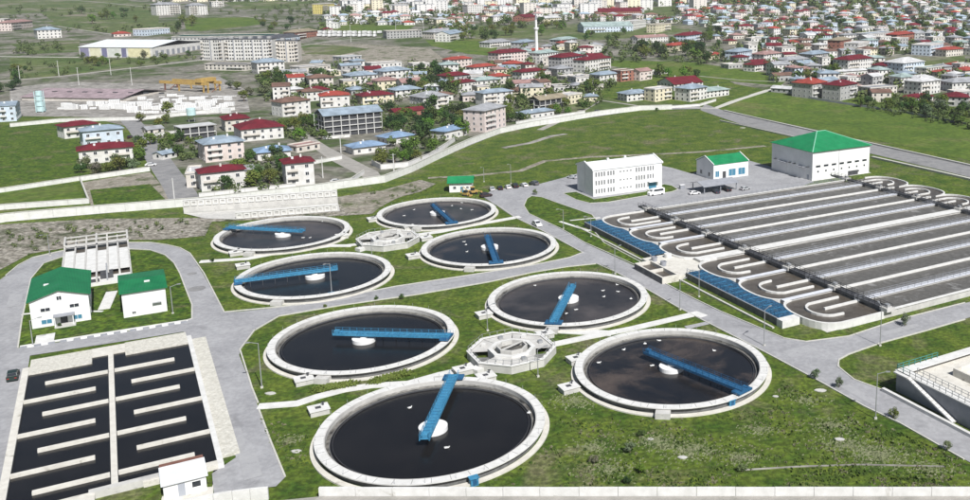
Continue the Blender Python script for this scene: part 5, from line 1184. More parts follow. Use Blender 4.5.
def shed_long():
    a_, b_ = G(22, 100), G(122, 102); v = b_ - a_; w = v.xy.length
    t = thing('pink_shed', 'very long low shed with faded pink roof along the block yard', 'shed', (a_.x, a_.y, 0), math.atan2(v.y, v.x))
    a = MB(); a.box(0, 0, -1, w, 44, 3.6); part('wall', a, M['housewall'], t, color=WC['pale']); a = MB(); gable(a, w, 44, 3.6, 3.4, .8); part('roof', a, M['houseroof'], t, color=(.42, .33, .35))
    for j in range(8): a = MB(); a.box(12 + j * 11, 12, 5.4, 15 + j * 11, 13.5, 6.2); part('roof_vent', a, M['dark'], t)
    HOUSES.append(((a_.x + b_.x) / 2, a_.y + 22, 55))
shed_long()
def gantry():
    a_, b_ = G(165, 90), G(208, 93); v = b_ - a_; w = v.xy.length
    t = thing('gantry_crane', 'long yellow gantry crane over the concrete block yard', 'gantry crane', (a_.x, a_.y, 0), math.atan2(v.y, v.x)); Y = M['yellow']
    for y in (0, 11): a = MB(); a.box(-4, y - .7, 8.0, w + 1, y + .7, 10.0); part('girder', a, Y, t)
    for x in (0, w * .33, w - 4, w):
        for y in (0, 11): a = MB(); a.bar((x, y, 0), (x - (1 if y else -1) * .6, y, 8), .8); part('leg', a, Y if x else M['rust'], t)
    a = MB(); a.bar((0, 0, 1), (0, 11, 7.5), .4); a.bar((w, 0, 1), (w, 11, 7.5), .4); part('brace', a, M['rust'], t)
    a = MB(); a.box(w - 9, -1.5, 9.9, w - 4, 12, 12.5); part('trolley', a, Y, t)
gantry()
def silo():
    q = G(41, 112); t = thing('silo_tower', 'pale turquoise stepped silo tower beside the pink shed', 'silo', (q.x, q.y, 0), R(10))
    for j in range(4): a = MB(); a.cyl(0, 0, j * 3.2 + .6, j * 3.2 + 3.4, 2.3 - .15 * j, n=14); part('silo_drum', a, M['housewall'], t, color=(.55, .74, .76))
    for x in (-1.8, 1.8):
        for y in (-1.8, 1.8): a = MB(); a.box(x - .15, y - .15, 0, x + .15, y + .15, 13); part('leg', a, M['housewall'], t, color=(.5, .7, .72))
    q = G(192, 122); t = thing('water_tower', 'small pale turquoise tank tower behind the unfinished concrete frame', 'water tower', (q.x, q.y, 0), R(10))
    a = MB(); a.cyl(0, 0, 4, 8, 2.4, n=14); part('tank', a, M['housewall'], t, color=(.55, .74, .76))
    for x in (-1.5, 1.5): a = MB(); a.box(x - .15, -.15, 0, x + .15, .15, 4); part('leg', a, M['steel'], t)
silo()
def minaret():
    q = G(537, 62); t = thing('minaret', 'slender white minaret rising in the middle of the town', 'minaret', (q.x, q.y, terrain(0, q.y)), 0); W = M['white']; s = ppm(q); Ht = 50 / s
    a = MB(); a.box(-1.9, -1.9, -2, 1.9, 1.9, Ht * .2); part('base', a, W, t); a = MB(); a.cyl(0, 0, Ht * .2, Ht * .62, 1.4, 1.2, 16); part('shaft', a, W, t)
    a = MB(); a.cyl(0, 0, Ht * .62, Ht * .66, 1.2, 2.2, 16); a.ring(2.05, 2.2, Ht * .66, Ht * .69, 16); part('balcony', a, W, t)
    a = MB(); a.cyl(0, 0, Ht * .66, Ht * .84, 1.0, .9, 16); part('upper_shaft', a, W, t); a = MB(); a.cyl(0, 0, Ht * .84, Ht, 1.1, .05, 16); part('spire', a, M['gconc'], t)
minaret()

# stacks of cast blocks in the yard
bm_ = {}
def stack_mesh(nx, nz):
    if (nx, nz) in bm_: return bm_[nx, nz]
    a = MB()
    for i in range(nx):
        for j in range(nz): a.box(i * 1.25, 0, j * .62, i * 1.25 + 1.1, 2.2, j * .62 + .55)
    bm_[nx, nz] = a.mesh('block_stack', M['white']); return bm_[nx, nz]
rs = random.Random(3); row = 0
rows = [(97, 150), (100, 128), (103.5, 100), (106.5, 60), (109.5, 56), (113, 126)]
wordn = ['first', 'second', 'third', 'fourth', 'fifth', 'sixth', 'seventh', 'eighth', 'ninth', 'tenth', 'eleventh', 'twelfth', 'thirteenth', 'fourteenth', 'fifteenth', 'sixteenth', 'seventeenth', 'eighteenth', 'nineteenth', 'twentieth']
def ordw(i, n):
    if n == 1: return 'only'
    if i == 0: return 'leftmost'
    if i == n - 1: return 'rightmost'
    if i < len(wordn): return wordn[i] + ' from left'
    if n - 1 - i < len(wordn): return wordn[n - 1 - i] + ' from right'
    tens = {2: 'twenty', 3: 'thirty', 4: 'forty', 5: 'fifty', 6: 'sixty', 7: 'seventy', 8: 'eighty', 9: 'ninety'}; k = i + 1
    return (tens[k // 10] + ('-' + wordn[k % 10 - 1] if k % 10 else 'th').replace('yth', 'ieth')) + ' from left'
for ri, (yy, x0) in enumerate(rows):
    xs = [x0 + k * 8.6 + rs.uniform(-1.5, 1.5) for k in range(20)]; xs = sorted(x for x in xs if x < 228)
    for i, x in enumerate(xs):
        q = G(x, yy + rs.uniform(-.6, .6)); nz = rs.choice((2, 3, 4, 5, 6)); o = obj('block_stack', stack_mesh(rs.choice((3, 4, 5)), nz), None, (q.x, q.y, .03), R(rs.uniform(-8, 25)))
        tag(o, f'stack of pale concrete blocks, {ordw(i, len(xs))}, in the {["farthest", "second farthest", "third farthest", "third nearest", "second nearest", "nearest"][ri]} row of the yard', 'block stack', 'stacks of cast blocks in the yard')

for ri, (ya, n) in enumerate(((33.5, 13), (36.5, 12))):
    for i in range(n):
        q = G(320 + i * 5.0, ya + .2 * (i % 3)); t = thing('parked_truck', f'white truck parked in the {["far", "near"][ri]} row of the vehicle lot, {ordw(i, n)}', 'truck', (q.x, q.y, terrain(0, q.y)), R(80 + 9 * (i % 3)), 'trucks in the vehicle lot')
        box_part(t, 'body', M['white'], -4, -1.3, .9, 2.2, 1.3, 3.4); box_part(t, 'cab', M['glass'] if i % 4 == 0 else M['frame'], 2.3, -1.2, .7, 4.0, 1.2, 2.6); box_part(t, 'chassis', M['dark'], -3.8, -1.0, .3, 3.8, 1.0, .9)
# ---------------------------------------------------------------- trees
LEAFM = []
def crown_mesh(seed, shape):
    r = random.Random(seed); a = MB(); n = 15
    cl = []
    for i in range(n):
        while True:
            p = Vector((r.uniform(-1, 1), r.uniform(-1, 1), r.uniform(-1, 1)))
            if p.length < 1: break
        p = p * .72; 
        if shape == 'tall': p = Vector((p.x * .5, p.y * .5, p.z * 1.35))
        if shape == 'wide': p = Vector((p.x * 1.15, p.y * 1.15, p.z * .6))
        cl.append((p, r.uniform(.26, .44)))
    for p, s in cl:
        for k in range(46):
            d = Vector((r.gauss(0, 1), r.gauss(0, 1), r.gauss(0, 1))).normalized() * s * r.uniform(.55, 1.05); c = p + d
            nrm = (d.normalized() + Vector((r.uniform(-.7, .7), r.uniform(-.7, .7), r.uniform(-.3, .9)))).normalized()
            u = nrm.orthogonal().normalized(); v = nrm.cross(u); ang = r.uniform(0, 6.28); u, v = u * math.cos(ang) + v * math.sin(ang), v * math.cos(ang) - u * math.sin(ang)
            q = r.uniform(.06, .12); a.add([tuple(c + u * q), tuple(c + v * q * .8), tuple(c - u * q), tuple(c - v * q * .8)], [(0, 1, 2, 3)])
    return a.mesh('crown', M['leaf'])
CROWN = {s: [crown_mesh(100 + 10 * j + i, s) for i in range(4)] for j, s in enumerate(('round', 'tall', 'wide'))}
def trunk_mesh():
    a = MB(); a.cyl(0, 0, -.3, 1.0, .10, .06, 8)
    for i in range(5):
        q = i * 1.256; a.bar((0, 0, .6), (.45 * math.cos(q), .45 * math.sin(q), 1.25), .05)
    return a.mesh('trunk', M['bark'])
TRUNK = trunk_mesh()
TONE = {'dark green': (.055, .098, .024), 'olive green': (.125, .155, .034), 'bright green': (.105, .190, .028), 'grey-green': (.135, .160, .100), 'deep green': (.032, .060, .020)}
TREES = []
def tree(x, y, r, shape, tone, name='tree'):
    h = {'round': 1.0, 'tall': 1.15, 'wide': .75}[shape]; z = terrain(x, y)
    t = bpy.data.objects.new(name, None); COL.objects.link(t); t.location = (x, y, z); t.rotation_euler = (0, 0, random.uniform(0, 6.28))
    c = obj('crown', random.choice(CROWN[shape]), t, (0, 0, r * (h * .8 + .35)), 0, tuple(k * random.uniform(.85, 1.15) for k in TONE[tone])); c.scale = (r, r, r * random.uniform(.85, 1.1))
    k = obj('trunk', TRUNK, t); k.scale = (r * .9, r * .9, r * .7)
    TREES.append((t, shape, tone, r)); return t
def clump(poly, n, r0, r1, tones, shapes=('round', 'round', 'wide'), seed=1, gap=.95):
    r0 *= 1.2; r1 *= 1.25
    """trees grown inside a surveyed outline"""
    rr = random.Random(seed); P = [G(*p) for p in poly]; xs = [p.x for p in P]; ys = [p.y for p in P]; got = []; tries = 0
    while len(got) < n and tries < n * 60:
        tries += 1; x, y = rr.uniform(min(xs), max(xs)), rr.uniform(min(ys), max(ys)); ins = False; j = len(P) - 1
        for i in range(len(P)):
            if (P[i].y > y) != (P[j].y > y) and x < (P[j].x - P[i].x) * (y - P[i].y) / (P[j].y - P[i].y) + P[i].x: ins = not ins
            j = i
        r = rr.uniform(r0, r1)
        if not ins or any((x - a) ** 2 + (y - b) ** 2 < (gap * r) ** 2 for a, b in got): continue
        if any((x - a) ** 2 + (y - b) ** 2 < (c * .70) ** 2 for a, b, c in HOUSES): continue
        got.append((x, y)); tree(x, y, r, rr.choice(shapes), rr.choice(tones))
DG = ['dark green', 'dark green', 'olive green', 'deep green']; OG = ['olive green', 'dark green', 'olive green', 'bright green']
clump([(78, 178), (134, 171), (136, 160), (80, 168)], 11, 1.7, 2.8, ['olive green', 'dark green', 'grey-green'], seed=2)
clump([(134, 166), (152, 164), (150, 142), (136, 146)], 5, 2.0, 3.2, OG, seed=3)
clump([(138, 132), (172, 132), (170, 114), (138, 118)], 6, 2.2, 3.6, OG, seed=4)
clump([(158, 160), (200, 162), (196, 140), (160, 138)], 7, 1.8, 3.0, OG, seed=5)
clump([(212, 196), (285, 190), (288, 158), (250, 160), (236, 172)], 15, 2.0, 3.4, ['olive green', 'grey-green', 'dark green'], seed=6)
clump([(250, 138), (330, 142), (325, 116), (296, 116), (284, 130)], 14, 2.4, 3.8, OG, seed=7)
clump([(232, 105), (282, 116), (280, 92), (230, 86)], 6, 2.6, 4.0, ['grey-green', 'olive green'], seed=8)
clump([(262, 88), (330, 92), (332, 76), (300, 78), (262, 78)], 16, 3.0, 4.5, DG, seed=9)
clump([(386, 144), (462, 142), (480, 120), (452, 108), (384, 112), (386, 128)], 30, 2.6, 4.4, DG + ['bright green'], seed=10)
clump([(372, 168), (432, 160), (446, 146), (420, 146), (380, 156)], 12, 2.2, 3.4, OG, seed=11)
clump([(398, 96), (462, 98), (462, 70), (408, 72)], 20, 3.2, 4.8, DG, seed=12)
clump([(500, 124), (524, 122), (536, 88), (510, 84)], 9, 3.0, 4.5, DG, seed=13)
clump([(534, 100), (600, 96), (604, 84), (540, 76)], 14, 2.6, 4.2, DG, seed=14)
clump([(548, 118), (588, 112), (586, 106), (550, 108)], 6, 1.8, 2.6, OG, seed=15)
clump([(450, 42), (496, 44), (500, 26), (458, 26)], 12, 3.8, 5.6, OG, seed=16)
clump([(500, 38), (560, 42), (566, 26), (508, 24)], 14, 3.6, 5.4, OG, seed=17)
clump([(572, 44), (628, 42), (630, 34), (580, 34)], 7, 3.6, 5.0, OG, seed=18)
clump([(634, 60), (738, 66), (730, 50), (700, 46), (636, 46)], 26, 3.4, 5.2, DG, seed=19)
clump([(700, 44), (732, 46), (740, 30), (704, 32)], 7, 3.6, 5.0, DG, seed=20)
clump([(655, 84), (700, 80), (690, 72), (652, 74)], 6, 3.0, 4.2, OG, seed=21)
clump([(772, 80), (846, 84), (850, 62), (776, 66)], 18, 2.8, 4.4, DG + OG, seed=22)
clump([(856, 108), (1000, 134), (1000, 112), (960, 106), (905, 99), (862, 98)], 42, 2.0, 3.6, DG + OG + ['grey-green'], seed=23)
clump([(866, 60), (905, 58), (900, 48), (866, 46)], 6, 3.0, 4.4, OG, seed=24)
clump([(880, 40), (985, 44), (985, 30), (910, 28)], 16, 3.4, 5.4, DG, seed=25)
clump([(800, 30), (850, 30), (850, 20), (802, 20)], 8, 4.2, 6.0, DG, seed=26)
clump([(335, 18), (400, 17), (402, 6), (336, 6)], 13, 4.6, 6.6, DG + OG, seed=27)
clump([(400, 18), (440, 20), (440, 10), (400, 8)], 5, 3.6, 5.2, DG, seed=28)
clump([(78, 24), (136, 24), (138, 12), (80, 14)], 9, 3.6, 5.4, OG, seed=29)
clump([(10, 72), (160, 66), (200, 54), (150, 56), (60, 60)], 14, 2.0, 3.6, OG + ['grey-green'], seed=30)
clump([(170, 31), (196, 31), (198, 22), (172, 22)], 4, 4.0, 5.4, OG, seed=31)
clump([(0, 94), (22, 94), (22, 76), (0, 78)], 4, 3.4, 4.6, ['deep green', 'dark green'], seed=32)
clump([(258, 34), (300, 30), (300, 20), (262, 22)], 6, 3.2, 4.6, DG, seed=33)
# saplings and shrubs of the plant
for p, r, sh, tn, lb in (((815, 379), 1.1, 'round', 'grey-green', 'round grey-green sapling at the main road edge, left of a barer one'), ((839, 388), 1.1, 'round', 'grey-green', 'second sapling along the main road edge, thin crown'), ((893, 419), 1.2, 'round', 'olive green', 'olive sapling at the road edge before the kerb wall'), ((947, 451), .9, 'round', 'grey-green', 'thin sapling at the road edge near the bottom right corner'),
                         ((535, 195), 1.1, 'round', 'grey-green', 'pale bare sapling at the tip of the long lawn'), ((528, 119), 1.3, 'wide', 'dark green', 'round shrub on the slope below the boundary wall'), ((657, 111.5), 1.6, 'wide', 'dark green', 'dark shrub at the end of the boundary wall'), ((641, 437), .9, 'wide', 'dark green', 'dark bush in the rough grass right of the nearest tank'), ((630, 453), 1.2, 'wide', 'grey-green', 'low grey-green bush in the middle of the rough grass'), ((594, 463), 1.0, 'wide', 'grey-green', 'grey weedy bush near the nearest tank'), ((628, 484), .8, 'wide', 'deep green', 'dark bush touching the bottom wall'), ((742, 472), .9, 'wide', 'grey-green', 'pale bush left of centre of the lower lawn near the bottom wall'), ((640, 473), 1.0, 'wide', 'bright green', 'yellow-green bush in the rough grass'), ((60, 328), .6, 'round', 'dark green', 'tiny shrub by the porch path of the gabled house'), ((213, 262), .8, 'wide', 'deep green', 'dark shrub at the loop road bend'),
                         ((376, 300), .7, 'wide', 'dark green', 'small shrub behind the middle left tank rim'), ((325, 308), .6, 'wide', 'olive green', 'small shrub on the cross road verge'), ((905, 326), 1.5, 'round', 'grey-green', 'bare grey sapling beside the road under the basin wall'), ((402, 299), .9, 'wide', 'dark green', 'dark shrub tuft at the verge above the middle left tank')):
    q = G(*p); n0 = len(TREES); t = tree(q.x, q.y, r, sh, tn, 'sapling' if sh == 'round' else 'shrub'); TREES.pop(); tag(t, lb, 'sapling' if sh == 'round' else 'shrub')
# low hedges on the path edges between the two left tanks
for (p0, p1, lb) in (((315, 392), (354, 385), 'clipped green hedge strip left, between middle left tank and footpath'), ((372, 384), (408, 374), 'clipped green hedge strip right, between middle left tank and footpath')):
    a_, b_ = G(*p0), G(*p1); rr = random.Random(5); a = MB()
    for k in range(1500):
        f = rr.random(); c = a_.lerp(b_, f) + Vector((rr.uniform(-1.1, 1.1), rr.uniform(-1.1, 1.1), rr.uniform(.05, .75))); u = Vector((rr.gauss(0, 1), rr.gauss(0, 1), rr.gauss(0, 1))).normalized() * rr.uniform(.12, .25); v = u.orthogonal().normalized() * u.length
        a.add([tuple(c + u), tuple(c + v), tuple(c - u), tuple(c - v)], [(0, 1, 2, 3)])
    me = a.mesh('hedge', M['leaf']); o = obj('hedge', me, color=TONE['olive green']); tag(o, lb, 'hedge')

# ---------------------------------------------------------------- fill-in houses of the far town
NO = [[(735, 86), (1100, 140), (1100, 250), (700, 118)], [(600, 60), (700, 64), (800, 84), (760, 100), (600, 116)], [(285, 38), (505, 34), (505, 62), (440, 68), (285, 66)], [(470, 22), (600, 22), (700, 26), (690, 42), (580, 46), (470, 42)],
      [(640, 8), (676, 6), (678, 20), (640, 20)], [(-80, -20), (140, -20), (150, 3), (330, 1), (320, 32), (300, 62), (245, 130), (-80, 130)], [(600, 42), (735, 44), (740, 68), (600, 60)], [(872, 56), (975, 54), (975, 68), (880, 68)]]
def inpoly(x, y, P):
    c = False; j = len(P) - 1
    for i in range(len(P)):
        if (P[i][1] > y) != (P[j][1] > y) and x < (P[j][0] - P[i][0]) * (y - P[i][1]) / (P[j][1] - P[i][1]) + P[i][0]: c = not c
        j = i
    return c
rr = random.Random(11); cand = []
Y = 600.0
while Y < 2500:
    X = -900.0
    while X < 1150:
        x, y = X + rr.uniform(-5, 5), Y + rr.uniform(-6, 6); px, py = PX((x, y, terrain(x, y)))
        if -30 < px < 1000 and -14 < py < 128 and (px > 265 or py < 12) and not any(inpoly(px, py, P) for P in NO):
            if px > 440 or (140 < px <= 330 and py < 3) or (px > 330 and py < 26) or (250 < px <= 330 and py < 34) or (px > 265 and 64 < py < 122): 
                if rr.random() < .86: cand.append((x, y, px, py))
        X += 18 + (Y - 600) * .003
    Y += 22 + (Y - 600) * .005
def zone(px, py):
    if px < 330: return 'at the top left of centre'
    if px < 450: return 'above the green strip, left of centre'
    if px < 535: return 'left of the minaret' if py > 22 else 'top, left of the minaret'
    if px < 640: return 'right of the minaret' if py > 22 else 'top, right of the minaret'
    if px < 735: return 'in the middle right of town' if py > 30 else 'top, middle right'
    b = 'lower' if py > 55 else 'middle' if py > 32 else 'upper' if py > 16 else 'topmost'
    return f'{b} hillside, ' + ('left part' if px < 810 else 'centre part' if px < 885 else 'right part')
recs = []
cand.sort(key=lambda c: c[1]); far = []
for x, y, px, py in cand:
    if any((x - a) ** 2 + (y - b) ** 2 < (c + (6.0 if y > 760 else 4.5)) ** 2 for a, b, c in HOUSES[:200]): continue
    w, d = rr.uniform(8, 17), rr.uniform(8, 13); h = rr.choice((3.4, 3.6, 4.4, 6.2, 6.4, 6.6, 9.2)); az = R(rr.choice((8, 20, 32, 34, 36)) + rr.uniform(-6, 6))
    if py < 18 and px < 700 and rr.random() < .22: w, d, h = rr.uniform(14, 26), 13, rr.choice((12.4, 15.5, 18.6))
    rc = rr.choices(('dark red', 'orange red', 'pale blue', 'grey', 'brown', 'pale green', 'pink', 'white'), (12, 5, 17, 24, 14, 7, 7, 14))[0]
    wc = rr.choices(('white', 'cream', 'pink', 'grey', 'pale', 'pale blue'), (34, 10, 12, 14, 22, 8))[0]
    roof = 'flat' if rc in ('white', 'grey') and rr.random() < .5 else rr.choice(('hip', 'hip', 'gable'))
    if h > 12: wc, roof, rc = rr.choice(('white', 'pale', 'cream', 'white')), 'flat', 'grey'
    (recs if len(recs) < 190 else far).append((x, y, px, py, w, d, h, az, rc, wc, roof))
base = len(HOUSES); groups = {}
for r_ in recs:
    x, y, px, py, w, d, h, az, rc, wc, roof = r_
    groups.setdefault((zone(px, py), rc, wc, roof), []).append(r_)
for (zn, rc, wc, roof), L in groups.items():
    L.sort(key=lambda r_: r_[2])
    for i, (x, y, px, py, w, d, h, az, rc, wc, roof) in enumerate(L):
        st = {1: 'low', 2: 'two-storey', 3: 'three-storey'}.get(max(1, round(h / 3)), 'tall')
        lab = f'{st} {wc} house, {rc} {roof} roof, {zn}' + ('' if len(L) == 1 else f', {ordw(i, len(L))}')
        town_house((x - w / 2, y - d / 2), az, w, d, h, roof, rc, wc, lab, group='houses of the hillside town')
# the rest of the town and the woods on the hill: too many and too small to single out
a = MB(); walls = [M['housewall']]
wallm = {k: mat('far_' + k.replace(' ', '_') + '_wall', v, rough=.9) for k, v in WC.items()}; roofm = {k: mat('far_' + k.replace(' ', '_') + '_roof', v, rough=.8) for k, v in RC.items()}
keys = list(wallm) + list(roofm); mats = [wallm[k] for k in wallm] + [roofm[k] for k in roofm]; nw = len(wallm)
def put(b, x, y, az):
    c, s = math.cos(az), math.sin(az); z = terrain(x, y)
    return [(x + p[0] * c - p[1] * s, y + p[0] * s + p[1] * c, z + p[2]) for p in b.v]
for (x, y, px, py, w, d, h, az, rc, wc, roof) in far:
    b = MB(); b.box(0, 0, -3, w, d, h); a.cur = list(wallm).index(wc); a.add(put(b, x, y, az), b.f)
    b = MB(); (hip(b, w, d, h + .02, 2.2) if roof != 'flat' else b.box(-.3, -.3, h + .02, w + .3, d + .3, h + .3)); a.cur = nw + list(roofm).index(rc); a.add(put(b, x, y, az), b.f)
    b = MB()
    for f in range(max(1, round(h / 3))):
        for i in range(3): b.box(w * (i + .5) / 3 - .7, -.06, f * 3.1 + .9, w * (i + .5) / 3 + .7, .02, f * 3.1 + 2.3)
    a.cur = nw + list(roofm).index('dark grey'); a.add(put(b, x, y, az), b.f)
o = obj('distant_houses', a.mesh('distant_houses', mats)); o['kind'] = 'stuff'; o['label'] = 'mass of small pale and red-roofed houses covering the far hillside'
# garden trees between the town houses: the nearer ones singly, the rest as one mass
gt = []
for (x, y, px, py, *_r) in recs + far:
    for k in range(3):
        if rr.random() < .85: gt.append((x + rr.uniform(-15, 15), y + rr.uniform(-15, 15), rr.uniform(2.8, 5.2)))
gt.sort(key=lambda g: g[1]); budget = max(0, 300 - len(TREES))
HN = HOUSES
single = [g for g in gt if not any((g[0] - a_) ** 2 + (g[1] - b_) ** 2 < (c_ + 1) ** 2 for a_, b_, c_ in HN)]
for g in single[:budget]: tree(g[0], g[1], g[2], rr.choice(('round', 'round', 'wide')), rr.choice(DG + OG))
a = MB()
def leafball(x, y, r, n=60):
    z = terrain(x, y)
    for k in range(n):
        d_ = Vector((rr.gauss(0, 1), rr.gauss(0, 1), rr.gauss(0, 1))).normalized(); c = Vector((x, y, z + r)) + Vector((d_.x * r, d_.y * r, d_.z * r * .95)) * rr.uniform(.5, 1)
        nn = (d_ + Vector((rr.uniform(-.6, .6), rr.uniform(-.6, .6), rr.uniform(-.2, .8)))).normalized(); u = nn.orthogonal().normalized(); v = nn.cross(u); q = r * rr.uniform(.16, .3)
        a.add([tuple(c + u * q), tuple(c + v * q), tuple(c - u * q), tuple(c - v * q)], [(0, 1, 2, 3)])
for g in single[budget:]: leafball(*g, n=40)
for poly, n, r0, r1 in (([(590, 2), (700, 6), (830, 16), (960, 6), (980, -14), (600, -14)], 260, 6, 10), ([(330, 6), (600, 0), (600, -14), (330, -14)], 90, 5, 9), ([(-40, -2), (330, 2), (330, -14), (-40, -14)], 130, 6, 10)):
    P = [G(*p) for p in poly]; x0, x1, y0, y1 = min(p.x for p in P), max(p.x for p in P), min(p.y for p in P), max(p.y for p in P); k = 0; tr = 0
    while k < n and tr < 9000:
        tr += 1; x, y = rr.uniform(x0, x1), rr.uniform(y0, y1)
        if inpoly(x, y, [(p.x, p.y) for p in P]): leafball(x, y, rr.uniform(r0, r1), 70); k += 1
for poly, n, r0, r1 in (([(8, 232), (180, 221), (205, 232), (60, 246), (10, 262)], 70, .4, 1.1), ([(340, 200), (420, 184), (432, 190), (380, 206)], 20, .3, .8), ([(10, 66), (200, 55), (240, 52), (200, 60), (60, 76), (10, 82)], 60, 1.2, 2.4), ([(10, 20), (130, 12), (240, 16), (240, 12), (100, 6), (10, 8)], 50, 2, 4), ([(60, 32), (180, 34), (180, 28), (70, 26)], 26, 2, 4), ([(12, 56), (60, 54), (70, 42), (20, 42)], 40, 1.5, 3),
                       ([(262, 34), (320, 30), (320, 4), (250, 8)], 50, 2, 4.5), ([(440, 34), (600, 24), (600, 8), (440, 8)], 90, 2.5, 5), ([(600, 62), (730, 66), (720, 48), (610, 44)], 70, 2.5, 4.5), ([(452, 130), (600, 100), (620, 60), (460, 80)], 90, 1.6, 3.6), ([(862, 110), (1000, 136), (1000, 108), (870, 98)], 150, 1.2, 2.8), ([(384, 148), (462, 142), (478, 118), (460, 104), (380, 110)], 90, 1.6, 3.0), ([(400, 100), (462, 100), (462, 72), (404, 72)], 90, 2.0, 3.8), ([(206, 197), (288, 190), (290, 160), (236, 172)], 60, 1.2, 2.2), ([(250, 138), (330, 144), (326, 116), (284, 122)], 60, 1.4, 2.6), ([(258, 90), (334, 96), (334, 74), (300, 78), (258, 76)], 90, 2.0, 3.6), ([(152, 160), (204, 164), (200, 138), (156, 136)], 40, 1.2, 2.2), ([(340, 120), (400, 110), (410, 84), (330, 84)], 60, 1.4, 2.8), ([(500, 126), (600, 106), (616, 82), (508, 86)], 120, 1.6, 3.2)):
    P = [G(*p) for p in poly]; x0, x1, y0, y1 = min(p.x for p in P), max(p.x for p in P), min(p.y for p in P), max(p.y for p in P); k = 0; tr = 0
    while k < n and tr < 9000:
        tr += 1; x, y = rr.uniform(x0, x1), rr.uniform(y0, y1)
        if inpoly(x, y, [(p.x, p.y) for p in P]) and not any((x - a_) ** 2 + (y - b_) ** 2 < (c_ * .75) ** 2 for a_, b_, c_ in HOUSES): leafball(x, y, rr.uniform(r0, r1), 40); k += 1
o = obj('distant_woods', a.mesh('distant_woods', M['woods'])); o['kind'] = 'stuff'; o['label'] = 'undergrowth, garden trees and dark woods massed through the town and hillside'

# tree labels, one for each
def tzone(px, py):
    if py > 172 and px < 300: return 'over the red-roofed pair\'s garden wall'
    if py > 155 and px < 136: return 'before the wide dark red roof'
    if px < 25: return 'beside the yard at the left edge'
    if px < 205 and py > 110: return 'along the sloping street'
    if px < 205: return 'in the fields by the warehouse' if py > 50 else 'in the top left fields'
    if px < 262: return 'at the right end of the block yard'
    if px < 335: return 'along the lane' if py > 112 else 'under the apartment rows' if py > 60 else 'behind the apartment rows'
    if px < 470 and py > 144: return 'by the curved cream wall'
    if px < 485 and py > 104: return 'around the blue-roofed cottages'
    if px < 485 and py > 60: return 'behind the pale grey hip roof'
    if px < 450: return 'by the yellow apartment building'
    if px < 535: return 'above the left boundary road bend' if py > 80 else 'left of the minaret'
    if px < 640: return 'round the tan-roofed open house' if py > 75 else 'right of the minaret'
    if px < 745: return 'in the dark belt right of centre' if py > 44 else 'above the dark belt'
    if px > 850 and py > 92: return 'in the hedge beyond the green field'
    if px < 860: return 'near the twin grey blocks' if py > 58 else 'on the middle hillside'
    return 'on the right hillside'
G_ = {}
for rec in TREES:
    t, sh, tn, r = rec; px, py = PX(t.location); G_.setdefault((tzone(px, py), sh, tn), []).append((px, t))
for (zn, sh, tn), L in G_.items():
    L.sort(key=lambda q: q[0])
    for i, (px, t) in enumerate(L):
        tag(t, f'{ {"round": "round", "tall": "tall narrow", "wide": "low spreading"}[sh] } {tn} tree {zn}' + ('' if len(L) == 1 else f', {ordw(i, len(L))}'), 'tree', 'trees of the town')

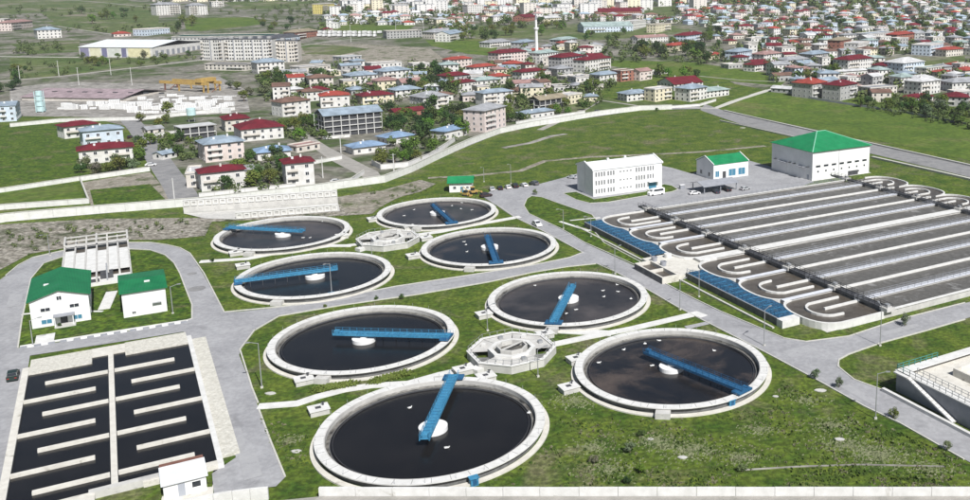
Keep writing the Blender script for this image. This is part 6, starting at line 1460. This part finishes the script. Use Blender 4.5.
# the loose growth of the plant's unmown lawns
def weeds():
    r = random.Random(21); a = MB(); zones = [((480, 492), (560, 420), (600, 420), (770, 410), (780, 380), (965, 462), (965, 492)), ((255, 410), (312, 430), (330, 470), (290, 485)), ((560, 470), (960, 470), (960, 488), (560, 488))]
    for P_ in zones:
        P = [G(*p) for p in P_]; x0, x1, y0, y1 = min(p.x for p in P), max(p.x for p in P), min(p.y for p in P), max(p.y for p in P); n = int((x1 - x0) * (y1 - y0) * 2.6)
        for _ in range(n):
            x, y = r.uniform(x0, x1), r.uniform(y0, y1)
            if not inpoly(x, y, [(p.x, p.y) for p in P]): continue
            if any((x - c[0]) ** 2 + (y - c[1]) ** 2 < 21.4 ** 2 for c in TANKS.values()): continue
            f = math.sin(x * .35 + 2 * math.sin(y * .21)) + math.sin(y * .43 + x * .17)
            if f < r.uniform(-1.2, 1.4): continue
            h = r.uniform(.10, .34); s = h * 1.1
            for k in range(2):
                q = r.uniform(0, 3.14); dx, dy = s * math.cos(q), s * math.sin(q); a.add([(x - dx, y - dy, 0), (x + dx, y + dy, 0), (x + dx * .6 + r.uniform(-.1, .1), y + dy * .6, h), (x - dx * .6, y - dy * .6 + r.uniform(-.1, .1), h)], [(0, 1, 2, 3)])
    o = obj('weeds', a.mesh('weeds', M['weeds'])); o['kind'] = 'stuff'; o['label'] = 'rough weedy grass on the unmown lawns'
weeds()
def dry_weeds():
    r = random.Random(5); a = MB()
    for px, py, rad, n in ((690, 450, 5, 900), (655, 441, 3.5, 500), (575, 402, 4, 500), (845, 445, 4, 700), (880, 455, 5, 900), (740, 458, 3, 400), (805, 400, 3, 300), (610, 470, 4, 500), (930, 470, 4, 400), (290, 440, 2, 200), (350, 206, 5, 300), (590, 448, 3, 400), (760, 430, 3, 300), (830, 425, 4, 400)):
        q = G(px, py)
        for _ in range(n):
            an = r.uniform(0, 6.28); d = rad * abs(r.gauss(0, .55)); x, y = q.x + 1.5 * d * math.cos(an), q.y + d * math.sin(an)
            if y < 130.6 or any((x - c[0]) ** 2 + (y - c[1]) ** 2 < 21.2 ** 2 for c in TANKS.values()): continue
            s, h = r.uniform(.05, .2), r.uniform(.06, .22); t_ = r.uniform(0, 3.14); dx, dy = s * math.cos(t_), s * math.sin(t_)
            a.add([(x - dx, y - dy, .0), (x + dx, y + dy, .0), (x + dx + .1, y + dy + .12, h), (x - dx + .1, y - dy + .12, h)], [(0, 1, 2, 3)])
    o = obj('dry_weeds', a.mesh('dry_weeds', M['dryweed'])); o['kind'] = 'stuff'; o['label'] = 'patches of pale dry weeds and rubble in the rough grass'
dry_weeds()

# thin summer air over the valley
if HAZE > 0:
    a = MB(); a.box(-3010, -310, -1.5, 3010, 2910, 122)
    hm = bpy.data.materials.new('air'); hm.use_nodes = True; n_ = hm.node_tree.nodes; n_.clear(); out = n_.new('ShaderNodeOutputMaterial'); pv = n_.new('ShaderNodeVolumePrincipled')
    pv.inputs['Density'].default_value = HAZE; pv.inputs['Color'].default_value = (.80, .86, .95, 1); hm.node_tree.links.new(pv.outputs[0], out.inputs['Volume'])
    o = obj('haze', a.mesh('haze', hm)); o['kind'] = 'stuff'; o['label'] = 'thin bluish air between the camera and the far town'
